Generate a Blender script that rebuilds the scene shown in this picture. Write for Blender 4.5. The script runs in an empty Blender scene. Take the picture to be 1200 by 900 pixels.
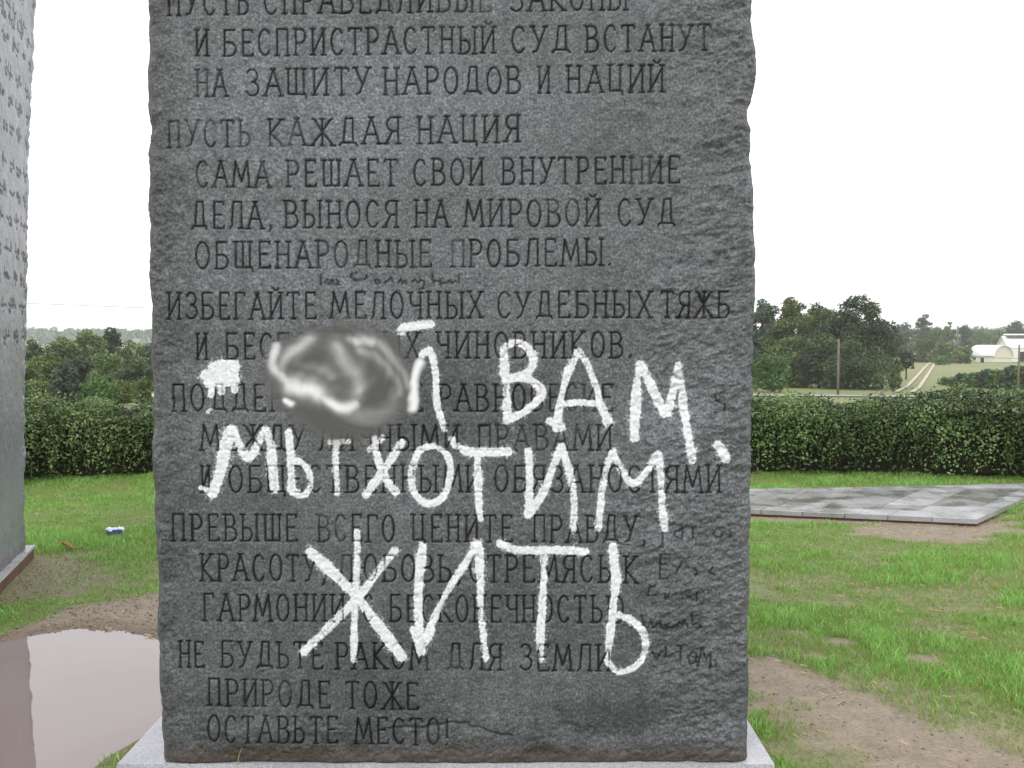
import bpy, math, random
import numpy as np
from mathutils import Vector
random.seed(7); rng = np.random.default_rng(7)
S = bpy.context.scene
COL = S.collection

# ------------------------------------------------------------------ camera
FPX = 1167.0; EYE = 1.54; PITCH = math.atan(55/1167.0)
cam_d = bpy.data.cameras.new('camera'); cam = bpy.data.objects.new('camera', cam_d); COL.objects.link(cam)
cam_d.sensor_width = 36; cam_d.lens = 36*FPX/1200; cam_d.clip_start = 0.05; cam_d.clip_end = 6000
cam.location = (0, 0, EYE); cam.rotation_euler = (math.pi/2-PITCH, 0, 0)
S.camera = cam
# ------------------------------------------------------------------ overcast sky and a weak wide sun
SUN_EL, SUN_AZ = math.radians(58), math.radians(200)     # azimuth the light comes from, clockwise from +Y
w = bpy.data.worlds.new('World'); S.world = w; w.use_nodes = True
nt = w.node_tree; nt.nodes.clear()
out = nt.nodes.new('ShaderNodeOutputWorld'); bg = nt.nodes.new('ShaderNodeBackground')
sky = nt.nodes.new('ShaderNodeTexSky'); sky.sky_type = 'NISHITA'; sky.sun_disc = False
sky.sun_elevation = SUN_EL; sky.sun_rotation = SUN_AZ; sky.air_density = 1; sky.dust_density = 4
tc = nt.nodes.new('ShaderNodeTexCoord')
ns = nt.nodes.new('ShaderNodeTexNoise'); ns.inputs['Scale'].default_value = 1.6; ns.inputs['Detail'].default_value = 5
cr = nt.nodes.new('ShaderNodeValToRGB')
cr.color_ramp.elements[0].position = .3; cr.color_ramp.elements[0].color = (12.3, 12.4, 12.9, 1)
cr.color_ramp.elements[1].position = .7; cr.color_ramp.elements[1].color = (14.2, 14.2, 14.4, 1)
mx = nt.nodes.new('ShaderNodeMixRGB'); mx.inputs[0].default_value = .93
nt.links.new(tc.outputs['Generated'], ns.inputs['Vector']); nt.links.new(ns.outputs['Fac'], cr.inputs[0])
nt.links.new(sky.outputs[0], mx.inputs[1]); nt.links.new(cr.outputs[0], mx.inputs[2])
nt.links.new(mx.outputs[0], bg.inputs[0]); bg.inputs[1].default_value = 0.1
nt.links.new(bg.outputs[0], out.inputs[0])
sd = bpy.data.lights.new('sun', 'SUN'); so = bpy.data.objects.new('sun', sd); COL.objects.link(so)
sd.energy = 0.8; sd.angle = math.radians(25); sd.color = (1, .97, .93)
sdir = Vector((math.sin(SUN_AZ)*math.cos(SUN_EL), math.cos(SUN_AZ)*math.cos(SUN_EL), math.sin(SUN_EL)))
so.rotation_euler = sdir.to_track_quat('Z', 'Y').to_euler()
S.view_settings.view_transform = 'Standard'; S.view_settings.look = 'None'
S.view_settings.exposure = 0.3; S.view_settings.gamma = 1
S.cycles.max_bounces = 6; S.cycles.volume_bounces = 1

# ------------------------------------------------------------------ geometry of the photograph: pixel -> ray -> a plane of the place
def ray(u, v):
    a = (np.asarray(u, float)-600)/FPX; b = (450-np.asarray(v, float))/FPX
    return a, math.cos(PITCH)+b*math.sin(PITCH), -math.sin(PITCH)+b*math.cos(PITCH)
def at_depth(u, v, Y):
    a, y, z = ray(u, v); t = Y/y
    return a*t, EYE+z*t
def at_ground(u, v, z0=0.0):
    a, y, z = ray(u, v); t = (z0-EYE)/z
    return a*t, y*t
FACE = 3.33

# ------------------------------------------------------------------ noise
def _h(ix, iy, s):
    n = (ix.astype(np.int64)*374761393+iy.astype(np.int64)*668265263+s*1442695041) & 0xffffffff
    n = ((n ^ (n >> 13))*1274126177) & 0xffffffff
    return ((n ^ (n >> 16)) & 0xffff)/65535.0
def vn(x, y, s=0):
    x = np.asarray(x, float); y = np.asarray(y, float)
    ix = np.floor(x); iy = np.floor(y); fx = x-ix; fy = y-iy
    fx = fx*fx*fx*(fx*(fx*6-15)+10); fy = fy*fy*fy*(fy*(fy*6-15)+10)
    a = _h(ix, iy, s); b = _h(ix+1, iy, s); c = _h(ix, iy+1, s); d = _h(ix+1, iy+1, s)
    return (a*(1-fx)+b*fx)*(1-fy)+(c*(1-fx)+d*fx)*fy
def fbm(x, y, o=4, s=0, g=.5):
    r = 0; a = 1; t = 0
    for i in range(o):
        c, sn = math.cos(.6*i), math.sin(.6*i)
        r = r+a*vn((x*c-y*sn)*2**i+17.3*i, (x*sn+y*c)*2**i-9.1*i, s+i); t += a; a *= g
    return r/t
def sstep(a, b, x):
    t = np.clip((x-a)/(b-a), 0, 1); return t*t*(3-2*t)

# ------------------------------------------------------------------ object helpers
def npmesh(name, verts, quads=None, tris=None, smooth=False, attr=None, attr_name='tint'):
    verts = np.asarray(verts, np.float32).reshape(-1, 3)
    q = np.zeros((0, 4), np.int32) if quads is None else np.asarray(quads, np.int32).reshape(-1, 4)
    t = np.zeros((0, 3), np.int32) if tris is None else np.asarray(tris, np.int32).reshape(-1, 3)
    me = bpy.data.meshes.new(name)
    me.vertices.add(len(verts)); me.vertices.foreach_set('co', verts.ravel())
    me.loops.add(len(q)*4+len(t)*3); me.loops.foreach_set('vertex_index', np.concatenate([q.ravel(), t.ravel()]))
    me.polygons.add(len(q)+len(t))
    st = np.concatenate([np.arange(len(q))*4, len(q)*4+np.arange(len(t))*3]).astype(np.int32)
    me.polygons.foreach_set('loop_start', st)
    me.polygons.foreach_set('use_smooth', np.full(len(q)+len(t), smooth))
    me.update(calc_edges=True)
    if attr is not None:
        a = me.color_attributes.new(attr_name, 'FLOAT_COLOR', 'POINT')
        a.data.foreach_set('color', np.asarray(attr, np.float32).ravel())
    return me
def link(name, me, mat=None, parent=None, loc=None):
    o = bpy.data.objects.new(name, me); COL.objects.link(o)
    if mat is not None and len(me.materials) == 0: me.materials.append(mat)
    if parent is not None: o.parent = parent
    if loc is not None: o.location = loc
    return o
def tag(o, label=None, cat=None, group=None, kind=None):
    if label: o['label'] = label
    if cat: o['category'] = cat
    if group: o['group'] = group
    if kind: o['kind'] = kind
    return o
def empty(name, loc, rz=0):
    o = bpy.data.objects.new(name, None); COL.objects.link(o); o.location = loc; o.rotation_euler = (0, 0, rz)
    o.empty_display_size = .2
    return o
class MB:
    """collects simple shapes into one mesh"""
    def __init__(s): s.v = []; s.f = []
    def box(s, x0, x1, y0, y1, z0, z1, ch=0.0):
        n = len(s.v)
        s.v += [(x0, y0, z0), (x1, y0, z0), (x1, y1, z0), (x0, y1, z0), (x0+ch, y0+ch, z1), (x1-ch, y0+ch, z1), (x1-ch, y1-ch, z1), (x0+ch, y1-ch, z1)]
        s.f += [tuple(n+i for i in f) for f in [(0, 3, 2, 1), (4, 5, 6, 7), (0, 1, 5, 4), (1, 2, 6, 5), (2, 3, 7, 6), (3, 0, 4, 7)]]
        return s
    def tube(s, pts, rad, n=8):
        pts = [Vector(p) for p in pts]; base = len(s.v)
        if not hasattr(rad, '__len__'): rad = [rad]*len(pts)
        for i, p in enumerate(pts):
            d = (pts[min(i+1, len(pts)-1)]-pts[max(i-1, 0)]).normalized()
            u = d.orthogonal().normalized(); w_ = d.cross(u)
            for k in range(n):
                a = 2*math.pi*k/n; s.v.append(tuple(p+(u*math.cos(a)+w_*math.sin(a))*rad[i]))
        for i in range(len(pts)-1):
            for k in range(n):
                a = base+i*n+k; b = base+i*n+(k+1) % n
                s.f.append((a, b, b+n, a+n))
        s.f.append(tuple(base+k for k in range(n))[::-1]); s.f.append(tuple(base+(len(pts)-1)*n+k for k in range(n)))
        return s
    def poly(s, pts): n = len(s.v); s.v += [tuple(p) for p in pts]; s.f.append(tuple(range(n, n+len(pts)))); return s
    def mesh(s, name, smooth=False):
        me = bpy.data.meshes.new(name); me.from_pydata(s.v, [], s.f); me.update()
        if smooth: me.polygons.foreach_set('use_smooth', [True]*len(me.polygons))
        return me
    def build(s, name, mat, parent=None, smooth=False): return link(name, s.mesh(name, smooth), mat, parent)

# ------------------------------------------------------------------ materials
class NT:
    def __init__(s, name):
        s.m = bpy.data.materials.new(name); s.m.use_nodes = True; s.t = s.m.node_tree; s.t.nodes.clear()
        s.o = s.n('ShaderNodeOutputMaterial'); s.p = s.n('ShaderNodeBsdfPrincipled'); s.l(s.p.outputs[0], s.o.inputs[0])
    def n(s, t, **k):
        x = s.t.nodes.new(t)
        for a, b in k.items(): setattr(x, a, b)
        return x
    def l(s, a, b): s.t.links.new(a, b)
    def coord(s): return s.n('ShaderNodeTexCoord').outputs['Object']
    def noise(s, scale, detail=4, rough=.5, vec=None, stretch=None, dist=0):
        x = s.n('ShaderNodeTexNoise'); x.inputs['Scale'].default_value = scale; x.inputs['Detail'].default_value = detail
        x.inputs['Roughness'].default_value = rough; x.inputs['Distortion'].default_value = dist
        v = vec or s.coord()
        if stretch:
            mp = s.n('ShaderNodeMapping'); mp.inputs['Scale'].default_value = stretch; s.l(v, mp.inputs[0]); v = mp.outputs[0]
        s.l(v, x.inputs['Vector']); return x.outputs['Fac']
    def ramp(s, f, stops):
        x = s.n('ShaderNodeValToRGB'); r = x.color_ramp
        while len(r.elements) < len(stops): r.elements.new(.5)
        for e, (p, c) in zip(r.elements, stops): e.position = p; e.color = (c if hasattr(c, '__len__') else (c, c, c))[:3]+(1,) if hasattr(c, '__len__') else (c, c, c, 1)
        s.l(f, x.inputs[0]); return x.outputs[0]
    def mix(s, f, a, b, mode='MIX'):
        x = s.n('ShaderNodeMixRGB', blend_type=mode)
        for i, v in ((0, f), (1, a), (2, b)):
            if isinstance(v, (int, float)): x.inputs[i].default_value = v if i == 0 else (v, v, v, 1)
            elif isinstance(v, tuple): x.inputs[i].default_value = v+(1,)
            else: s.l(v, x.inputs[i])
        return x.outputs[0]
    def math(s, op, a, b=0.0, clamp=False):
        x = s.n('ShaderNodeMath', operation=op, use_clamp=clamp)
        for i, v in ((0, a), (1, b)):
            if isinstance(v, (int, float)): x.inputs[i].default_value = v
            else: s.l(v, x.inputs[i])
        return x.outputs[0]
    def attr(s, name): return s.n('ShaderNodeAttribute', attribute_name=name)
    def bump(s, h, strength, dist=.01):
        x = s.n('ShaderNodeBump'); x.inputs['Strength'].default_value = strength; x.inputs['Distance'].default_value = dist
        s.l(h, x.inputs['Height']); s.l(x.outputs[0], s.p.inputs['Normal'])
    def base(s, c, rough=.8, spec=.5):
        if isinstance(c, tuple): s.p.inputs['Base Color'].default_value = c+(1,)
        else: s.l(c, s.p.inputs['Base Color'])
        if isinstance(rough, (int, float)): s.p.inputs['Roughness'].default_value = rough
        else: s.l(rough, s.p.inputs['Roughness'])
        s.p.inputs['Specular IOR Level'].default_value = spec
        return s.m

def granite_mat(name, lo, hi, gscale=125, rough=(.5, .75), inscribed=True, blotch=2.2):
    t = NT(name)
    fine = t.noise(gscale, 3, .75); mid = t.noise(24, 5, .6); big = t.noise(blotch, 5, .6)
    c = t.ramp(big, [(.3, lo), (.7, hi)])
    c = t.mix(t.ramp(mid, [(.3, .0), (.75, .55)]), c, t.mix(.5, c, (.30, .30, .31)))
    sp = t.ramp(fine, [(.34, .46), (.5, .97), (.66, 1.95)])
    c = t.mix(.9, c, sp, 'MULTIPLY')
    streak = t.noise(3.2, 5, .6, stretch=(6, 1, .7))
    c = t.mix(t.ramp(streak, [(.52, 0.0), (.75, .35)]), c, (.035, .036, .036))
    rg = t.ramp(t.noise(9, 3), [(.3, rough[0]), (.7, rough[1])])
    if inscribed:
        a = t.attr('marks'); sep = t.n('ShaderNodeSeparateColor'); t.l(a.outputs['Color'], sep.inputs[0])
        c = t.mix(t.math('MULTIPLY', sep.outputs[0], .97, True), c, (.008, .008, .008))  # near-black cut strokes: groove dirt plus shade painted into the colour
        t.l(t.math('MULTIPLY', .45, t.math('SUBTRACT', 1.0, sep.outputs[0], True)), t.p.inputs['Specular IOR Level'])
        tn = t.n('ShaderNodeSeparateColor'); t.l(t.attr('tone').outputs['Color'], tn.inputs[0])
        c = t.mix(1.0, c, t.ramp(tn.outputs[0], [(0.0, (.50, .52, .50)), (.5, (1.0, 1.0, 1.0)), (1.0, (1.42, 1.42, 1.50))]), 'MULTIPLY')
        # soil splash and clay stain near the foot of the stone
        gx = t.n('ShaderNodeSeparateXYZ'); t.l(t.coord(), gx.inputs[0])
        hgt = t.math('ADD', gx.outputs[2], t.math('MULTIPLY', t.noise(14, 4), -.05))
        c = t.mix(t.math('MULTIPLY', t.math('SUBTRACT', 1.0, t.math('MULTIPLY', hgt, 22.0), True), .6, True), c, (.075, .045, .03))
        # spray paint: uneven cover, grains at its rim
        pn = t.noise(120, 3, .8); pm = t.noise(40, 4, .7)
        cov = t.math('ADD', sep.outputs[1], t.math('MULTIPLY', t.math('SUBTRACT', pn, .5), 1.15))
        cov = t.math('ADD', cov, t.math('MULTIPLY', t.math('SUBTRACT', pm, .5), .5))
        cov = t.math('MULTIPLY', t.math('SUBTRACT', cov, .34), 3.2, True)
        cov = t.math('MULTIPLY', cov, t.math('MULTIPLY', sep.outputs[1], 6.0, True))
        pc = t.mix(t.ramp(pn, [(.3, 0.0), (.6, 1.0)]), (.60, .60, .65), (.88, .88, .94))
        c = t.mix(cov, c, pc)
        sv = t.ramp(sep.outputs[2], [(0.0, (.088, .088, .086)), (.25, (.17, .17, .173)), (.5, (.33, .33, .345)), (1.0, (.85, .85, .9))])
        c = t.mix(a.outputs['Alpha'], c, sv)
        t.l(c, t.p.inputs['Base Color']); t.l(rg, t.p.inputs['Roughness'])
        b = t.math('MULTIPLY', t.math('ADD', t.math('MULTIPLY', fine, .5), mid), t.math('SUBTRACT', 1.0, a.outputs['Alpha'], True))
        t.bump(b, .5, .006)
    else:
        t.base(c, rg, .45); t.bump(t.math('ADD', t.math('MULTIPLY', fine, .5), mid), .5, .006)
    return t.m

M = {}
M['granite'] = granite_mat('dark_wet_granite', (.060, .063, .068), (.104, .109, .124))
M['granite_left'] = granite_mat('pale_granite', (.145, .15, .175), (.225, .23, .27), 110, (.28, .40), True, 1.2)
def wet_stone(name, lo, hi, rough, clay=None):
    t = NT(name)
    c = t.ramp(t.noise(2.6, 7, .7), [(.30, lo), (.64, hi)])
    c = t.mix(.6, c, t.ramp(t.noise(170, 3, .7), [(.35, .6), (.65, 1.6)]), 'MULTIPLY')
    if clay:
        c = t.mix(t.ramp(t.noise(3, 5), [(.3, .0), (.6, .9)]), c, clay)
    t.base(c, t.ramp(t.noise(3.5, 4), [(.40, rough), (.62, rough+.45)]), .5); t.bump(t.noise(120, 3), .25, .003)
    return t.m
M['plinth_top'] = wet_stone('wet_grey_granite', (.30, .30, .33), (.42, .42, .45), .22)
M['clay_side'] = wet_stone('clay_stained_concrete', (.08, .04, .028), (.16, .09, .065), .6, (.11, .05, .032))
M['tile'] = wet_stone('wet_paving_granite', (.10, .105, .09), (.26, .26, .25), .10)
M['tile_light'] = wet_stone('wet_light_border_granite', (.19, .19, .18), (.40, .40, .41), .12)

def leaf_mat(name, c0, c1, c2, rough=.5, spec=.4, trans=.25):
    t = NT(name); a = t.attr('tint'); sep = t.n('ShaderNodeSeparateColor'); t.l(a.outputs['Color'], sep.inputs[0])
    c = t.ramp(sep.outputs[0], [(0.0, c0), (.5, c1), (1.0, c2)])
    oi = t.n('ShaderNodeObjectInfo')
    hs = t.n('ShaderNodeHueSaturation'); t.l(c, hs.inputs['Color'])
    t.l(t.math('ADD', .491, t.math('MULTIPLY', oi.outputs['Random'], .018)), hs.inputs['Hue'])
    t.l(t.math('ADD', .95, t.math('MULTIPLY', oi.outputs['Random'], .35)), hs.inputs['Value'])
    t.base(hs.outputs[0], rough, spec)
    if trans:
        tr = t.n('ShaderNodeBsdfTranslucent'); t.l(hs.outputs[0], tr.inputs[0])
        ms = t.n('ShaderNodeMixShader'); ms.inputs[0].default_value = trans
        t.l(t.p.outputs[0], ms.inputs[1]); t.l(tr.outputs[0], ms.inputs[2]); t.l(ms.outputs[0], t.o.inputs[0])
    return t.m
M['leaf_mid'] = leaf_mat('tree_leaves_mid', (.045, .075, .022), (.10, .155, .044), (.20, .28, .085))
M['leaf_dark'] = leaf_mat('tree_leaves_dark', (.024, .040, .016), (.055, .088, .034), (.125, .17, .07))
M['leaf_light'] = leaf_mat('tree_leaves_light', (.05, .08, .018), (.11, .16, .04), (.20, .25, .08))
M['leaf_blue'] = leaf_mat('tree_leaves_bluish', (.026, .046, .030), (.055, .092, .058), (.12, .175, .11))
M['leaf_bright'] = leaf_mat('shrub_leaves_bright', (.035, .08, .018), (.075, .165, .04), (.14, .27, .07))
M['hedge'] = leaf_mat('hedge_leaves', (.020, .040, .009), (.070, .135, .028), (.24, .35, .12), .38, .5, .2)
M['grass'] = leaf_mat('grass_blades', (.30, .25, .11), (.17, .33, .06), (.37, .60, .18), .5, .4, .4)
M['straw'] = leaf_mat('straw', (.38, .30, .18), (.48, .40, .24), (.58, .5, .34), .8, .2, .2)
def bark(name, a, b):
    t = NT(name); t.base(t.ramp(t.noise(6, 5, .6, stretch=(3, 3, .6)), [(.3, a), (.7, b)]), .9, .2); t.bump(t.noise(20, 4), .5, .02); return t.m
M['bark'] = bark('tree_bark', (.05, .04, .03), (.12, .10, .08))
M['pole_wood'] = bark('weathered_pole_wood', (.14, .11, .09), (.25, .21, .18))
M['twig'] = bark('hedge_twigs', (.012, .015, .008), (.03, .03, .018))
def plain(name, c, rough=.7, var=.25, scale=4, spec=.4):
    t = NT(name); lo = tuple(x*(1-var) for x in c); hi = tuple(min(1, x*(1+var)) for x in c)
    t.base(t.ramp(t.noise(scale, 5, .6), [(.3, lo), (.7, hi)]), rough, spec); t.bump(t.noise(scale*8, 3), .15, .01); return t.m
M['white_wall'] = plain('white_painted_wall', (.78, .77, .74), .6, .05, 1)
M['cream_wall'] = plain('cream_painted_wall', (.72, .68, .58), .6, .06, 1)
M['white_roof'] = plain('white_metal_roof', (.80, .80, .80), .4, .04, 1)
M['dark_opening'] = plain('dark_interior', (.03, .03, .03), .8)
M['grey_roof'] = plain('grey_roof_edge', (.15, .15, .16), .6)
M['road'] = plain('wet_road', (.30, .29, .28), .35, .15, .6)
M['track'] = plain('pale_track_dirt', (.48, .40, .32), .8, .2, 1)
M['wire'] = plain('cable', (.04, .04, .04), .6)
M['can_white'] = plain('can_white', (.8, .82, .85), .35, .03, 30)
M['can_blue'] = plain('can_blue', (.03, .10, .42), .35, .1, 30)
M['can_metal'] = plain('can_metal', (.55, .55, .56), .3, .1, 30)
M['dead_leaf'] = plain('dead_leaf', (.30, .11, .04), .6, .3, 40)
M['gravel'] = NT('gravel').m
def _gravel():
    t = NT('gravel_stones'); a = t.attr('tint'); sep = t.n('ShaderNodeSeparateColor'); t.l(a.outputs['Color'], sep.inputs[0])
    t.base(t.ramp(sep.outputs[0], [(0.0, (.09, .065, .05)), (.6, (.20, .155, .125)), (1.0, (.36, .31, .28))]), .5); return t.m
M['gravel'] = _gravel()
def _water():
    t = NT('muddy_puddle_water'); t.base(t.ramp(t.noise(1.2, 4), [(.3, (.15, .108, .095)), (.7, (.185, .14, .13))]), .015, .5)
    t.p.inputs['IOR'].default_value = 1.68
    t.bump(t.noise(7, 2, .5), .03, .01); return t.m
M['water'] = _water()
def _ground():
    t = NT('ground_soil_and_turf'); a = t.attr('cover'); sep = t.n('ShaderNodeSeparateColor'); t.l(a.outputs['Color'], sep.inputs[0])
    n1 = t.noise(.35, 6, .6); n2 = t.noise(9, 6, .7); n3 = t.noise(60, 4, .7); nf = t.noise(.02, 5, .6)
    turf = t.mix(t.ramp(n2, [(.3, 0.0), (.7, 1.0)]), (.08, .125, .028), (.20, .25, .07))
    turf = t.mix(t.ramp(n1, [(.45, 0.0), (.65, .45)]), turf, (.20, .17, .07))
    far = t.mix(t.ramp(nf, [(.35, 0.0), (.65, 1.0)]), (.10, .15, .035), (.19, .20, .07))
    far = t.mix(t.ramp(n1, [(.3, 0.0), (.8, .5)]), far, (.24, .22, .09))
    turf = t.mix(sep.outputs[1], turf, far)
    dirt = t.mix(t.ramp(n2, [(.3, 0.0), (.7, 1.0)]), (.165, .13, .09), (.31, .255, .19))
    dirt = t.mix(.7, dirt, t.ramp(n3, [(.3, .6), (.7, 1.35)]), 'MULTIPLY')
    c = t.mix(sep.outputs[0], turf, dirt)
    wet = t.mix(sep.outputs[2], c, t.mix(.5, c, (.09, .06, .04)))
    t.base(wet, t.ramp(n2, [(.3, .55), (.7, .9)]), .4); t.bump(t.math('ADD', n2, t.math('MULTIPLY', n3, .5)), .6, .015); return t.m
M['ground'] = _ground()

# ------------------------------------------------------------------ terrain
PR = np.array([0, 12.5, 16, 60, 100, 150, 200, 300, 400, 700, 1000, 1500, 2500, 4000])
PZ = np.array([0, 0, -.22, -2.05, -3.15, -3.45, -3.6, -4.4, -5.2, -5.0, -2, 6, 12, 10])
def inpoly_sd(x, y, poly):
    """signed distance to a polygon, negative inside"""
    p = np.asarray(poly, float); q = np.roll(p, -1, 0)
    d = np.full(np.shape(x), 1e9); ins = np.zeros(np.shape(x), bool)
    for (ax, ay), (bx, by) in zip(p, q):
        ex, ey = bx-ax, by-ay; t = np.clip(((x-ax)*ex+(y-ay)*ey)/(ex*ex+ey*ey+1e-12), 0, 1)
        d = np.minimum(d, np.hypot(x-ax-t*ex, y-ay-t*ey))
        c = ((ay > y) != (by > y)) & (x < ex*(y-ay)/(ey if abs(ey) > 1e-9 else 1e-9)+ax)
        ins ^= c
    return np.where(ins, -d, d)
def gp(*pts): return [tuple(float(c) for c in at_ground(u, v)) for u, v in pts]
PUDDLE = gp((-330, 800), (-120, 765), (0, 749), (45, 741), (95, 736), (140, 738), (180, 747), (215, 760), (205, 838), (180, 856), (140, 880), (95, 903), (40, 940), (-150, 990), (-500, 930))
PLZ = float(at_depth(600, 893.5, FACE)[1])
PLINTH = (-1.345, .895, 3.312, 3.95, .0, PLZ)
DIRT_R = gp((872, 768), (905, 768), (950, 782), (1010, 800), (1065, 830), (1125, 860), (1200, 900), (1230, 960), (1020, 960), (995, 900), (950, 862), (910, 834), (872, 828))
DIRT_R2 = gp((985, 628), (1000, 617), (1060, 614), (1150, 612), (1195, 612), (1180, 626), (1130, 634), (1040, 632))
DIRT_R3 = gp((870, 603), (960, 606), (1150, 612), (1210, 596), (1200, 604), (1140, 617), (1000, 614), (870, 612))
DIRT_L = gp((40, 728), (90, 712), (130, 702), (190, 690), (250, 690), (250, 790), (180, 752), (100, 742), (40, 748), (-40, 760), (-40, 748))
DIRT_L2 = gp((-60, 690), (20, 660), (80, 655), (140, 662), (150, 680), (90, 690), (30, 705), (-50, 720))
BARE = [tuple(map(float, at_ground(u, v)))+(r,) for u, v, r in ((935, 741, .10), (985, 752, .12), (955, 770, .10), (1080, 772, .10))]
def smz(x, y):
    return .012*(fbm(x*1.5, y*1.5, 3, 5)-.5)+.010*(fbm(x*7, y*7, 3, 9)-.5)
def cover(x, y):
    n = (fbm(x*2.2, y*2.2, 4, 21)-.5); n2 = fbm(x*6, y*6, 3, 23)-.5
    sr = inpoly_sd(x, y, DIRT_R)
    d = 1-sstep(-.08, .10, sr+n*.4+n2*.15)
    d = np.maximum(d, .62*(1-sstep(.0, .55, sr+n*.8+n2*.3))*np.where(x > y*.33, 1, .0))      # thin worn turf beside the path
    d = np.maximum(d, (1-sstep(-.05, .10, inpoly_sd(x, y, DIRT_R2)+n*.35+n2*.12))*.95)
    d = np.maximum(d, (1-sstep(-.04, .05, inpoly_sd(x, y, DIRT_R3)+n*.1)))
    d = np.maximum(d, (1-sstep(-.05, .10, inpoly_sd(x, y, DIRT_L)+n*.35)))
    d = np.maximum(d, .68*(1-sstep(-.2, .35, inpoly_sd(x, y, DIRT_L2)+n*.9+n2*.4)))
    near = sstep(8.2, 6.2, y)*sstep(7.5, 5.5, np.hypot(x, y))
    spots = sstep(.57, .72, fbm(x*1.3+4, y*2.0, 4, 33))*.55
    d = np.maximum(d, spots*np.where(x > 0, near, sstep(9, 7.5, y)))
    for cx, cy, r_ in BARE: d = np.maximum(d, .9*(1-sstep(.4, 1.2, np.hypot((x-cx)/r_, (y-cy)/r_*1.3)+n*1.2)))
    worn = .42*sstep(7.6, 6.6, y)*sstep(.42, .60, fbm(x*1.6+9, y*2.2, 4, 37))*np.where(x > 0, 1, .5)
    return np.maximum(d, worn)
def height(x, y):
    r = np.hypot(x, y); z = np.interp(r, PR, PZ)
    ang = np.arctan2(x, y)
    z = z+sstep(60, 500, r)*(fbm(x/130., y/130., 4, 61)-.5)*4
    z = z+sstep(800, 1600, r)*(fbm(ang*6+3, ang*0, 4, 71)-.5)*30
    z = z+smz(x, y)*sstep(30, 10, r)
    sp = inpoly_sd(x, y, PUDDLE)+(fbm(x*3, y*3, 3, 51)-.5)*.16
    z = np.where(sp < .25, z-.035*(1-sstep(-.18, .10, sp)), z)
    return z
def H(x, y): return float(height(np.array([x], float), np.array([y], float))[0])
def axis(lo, hi, step, far, k=1.16):
    a = list(np.arange(lo, hi+1e-6, step)); s = step; p = a[-1]
    up = []
    while p < far: s *= k; p += s; up.append(p)
    s = step; p = a[0]; dn = []
    while p > -far: s *= k; p -= s; dn.append(p)
    return np.array(dn[::-1]+a+up)
gx = axis(-6.5, 6.5, .04, 2300); gy = axis(1.6, 12.4, .04, 2300)
GX, GY = np.meshgrid(gx, gy); fx, fy = GX.ravel(), GY.ravel()
gz = height(fx, fy)
cv = cover(fx, fy)*sstep(40, 14, np.hypot(fx, fy))
sp_ = inpoly_sd(fx, fy, PUDDLE)
wet = 1-sstep(.0, .22, sp_+(fbm(fx*3, fy*3, 3, 51)-.5)*.16)
cv = np.maximum(cv, 1-sstep(-.02, .06, sp_))
att = np.stack([cv, sstep(14, 40, np.hypot(fx, fy)), wet, np.ones_like(cv)], 1)
nx, ny = len(gx), len(gy)
idx = np.arange(nx*ny).reshape(ny, nx)
Q = np.stack([idx[:-1, :-1], idx[:-1, 1:], idx[1:, 1:], idx[1:, :-1]], -1).reshape(-1, 4)
link('ground', npmesh('ground', np.stack([fx, fy, gz], 1), Q, smooth=True, attr=att, attr_name='cover'), M['ground'])['kind'] = 'structure'
# puddle sheet, cut by the hollow in the ground
pc = [(x, y, -.012) for x, y in PUDDLE]
cxp = sum(p[0] for p in pc)/len(pc); cyp = sum(p[1] for p in pc)/len(pc)
pc = [(cxp+(x-cxp)*1.04, cyp+(y-cyp)*1.06, z) for x, y, z in pc]
tag(MB().poly(pc).build('puddle', M['water']), 'muddy rain puddle beside the foot of the dark inscribed stone', 'puddle', kind='structure')

# ------------------------------------------------------------------ road and field track
def strip(name, pts, wd, mat, lift=.03):
    v = []; f = []
    for i, (x, y) in enumerate(pts):
        a = pts[max(i-1, 0)]; b = pts[min(i+1, len(pts)-1)]
        d = np.array([b[0]-a[0], b[1]-a[1]]); d = d/np.hypot(*d); nn = np.array([-d[1], d[0]])*wd/2
        for s_ in (-1, 1):
            X, Y = x+nn[0]*s_, y+nn[1]*s_; v.append((X, Y, H(X, Y)+lift))
        if i: f.append((2*i-2, 2*i-1, 2*i+1, 2*i))
    return link(name, npmesh(name, v, f, smooth=True), mat)
rp = [(X, 62+.02*X+2*math.sin(X/40)) for X in np.arange(-90, 91, 3)]
strip('road', rp, 3.4, M['road'], .06)['kind'] = 'structure'
for dx in (-.6, .6):
    pts = [(-3.3+.439*d_+dx, d_) for d_ in np.linspace(74, 212, 60)]
    strip('track', pts, .36, M['track'], .08)['kind'] = 'structure'

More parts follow.
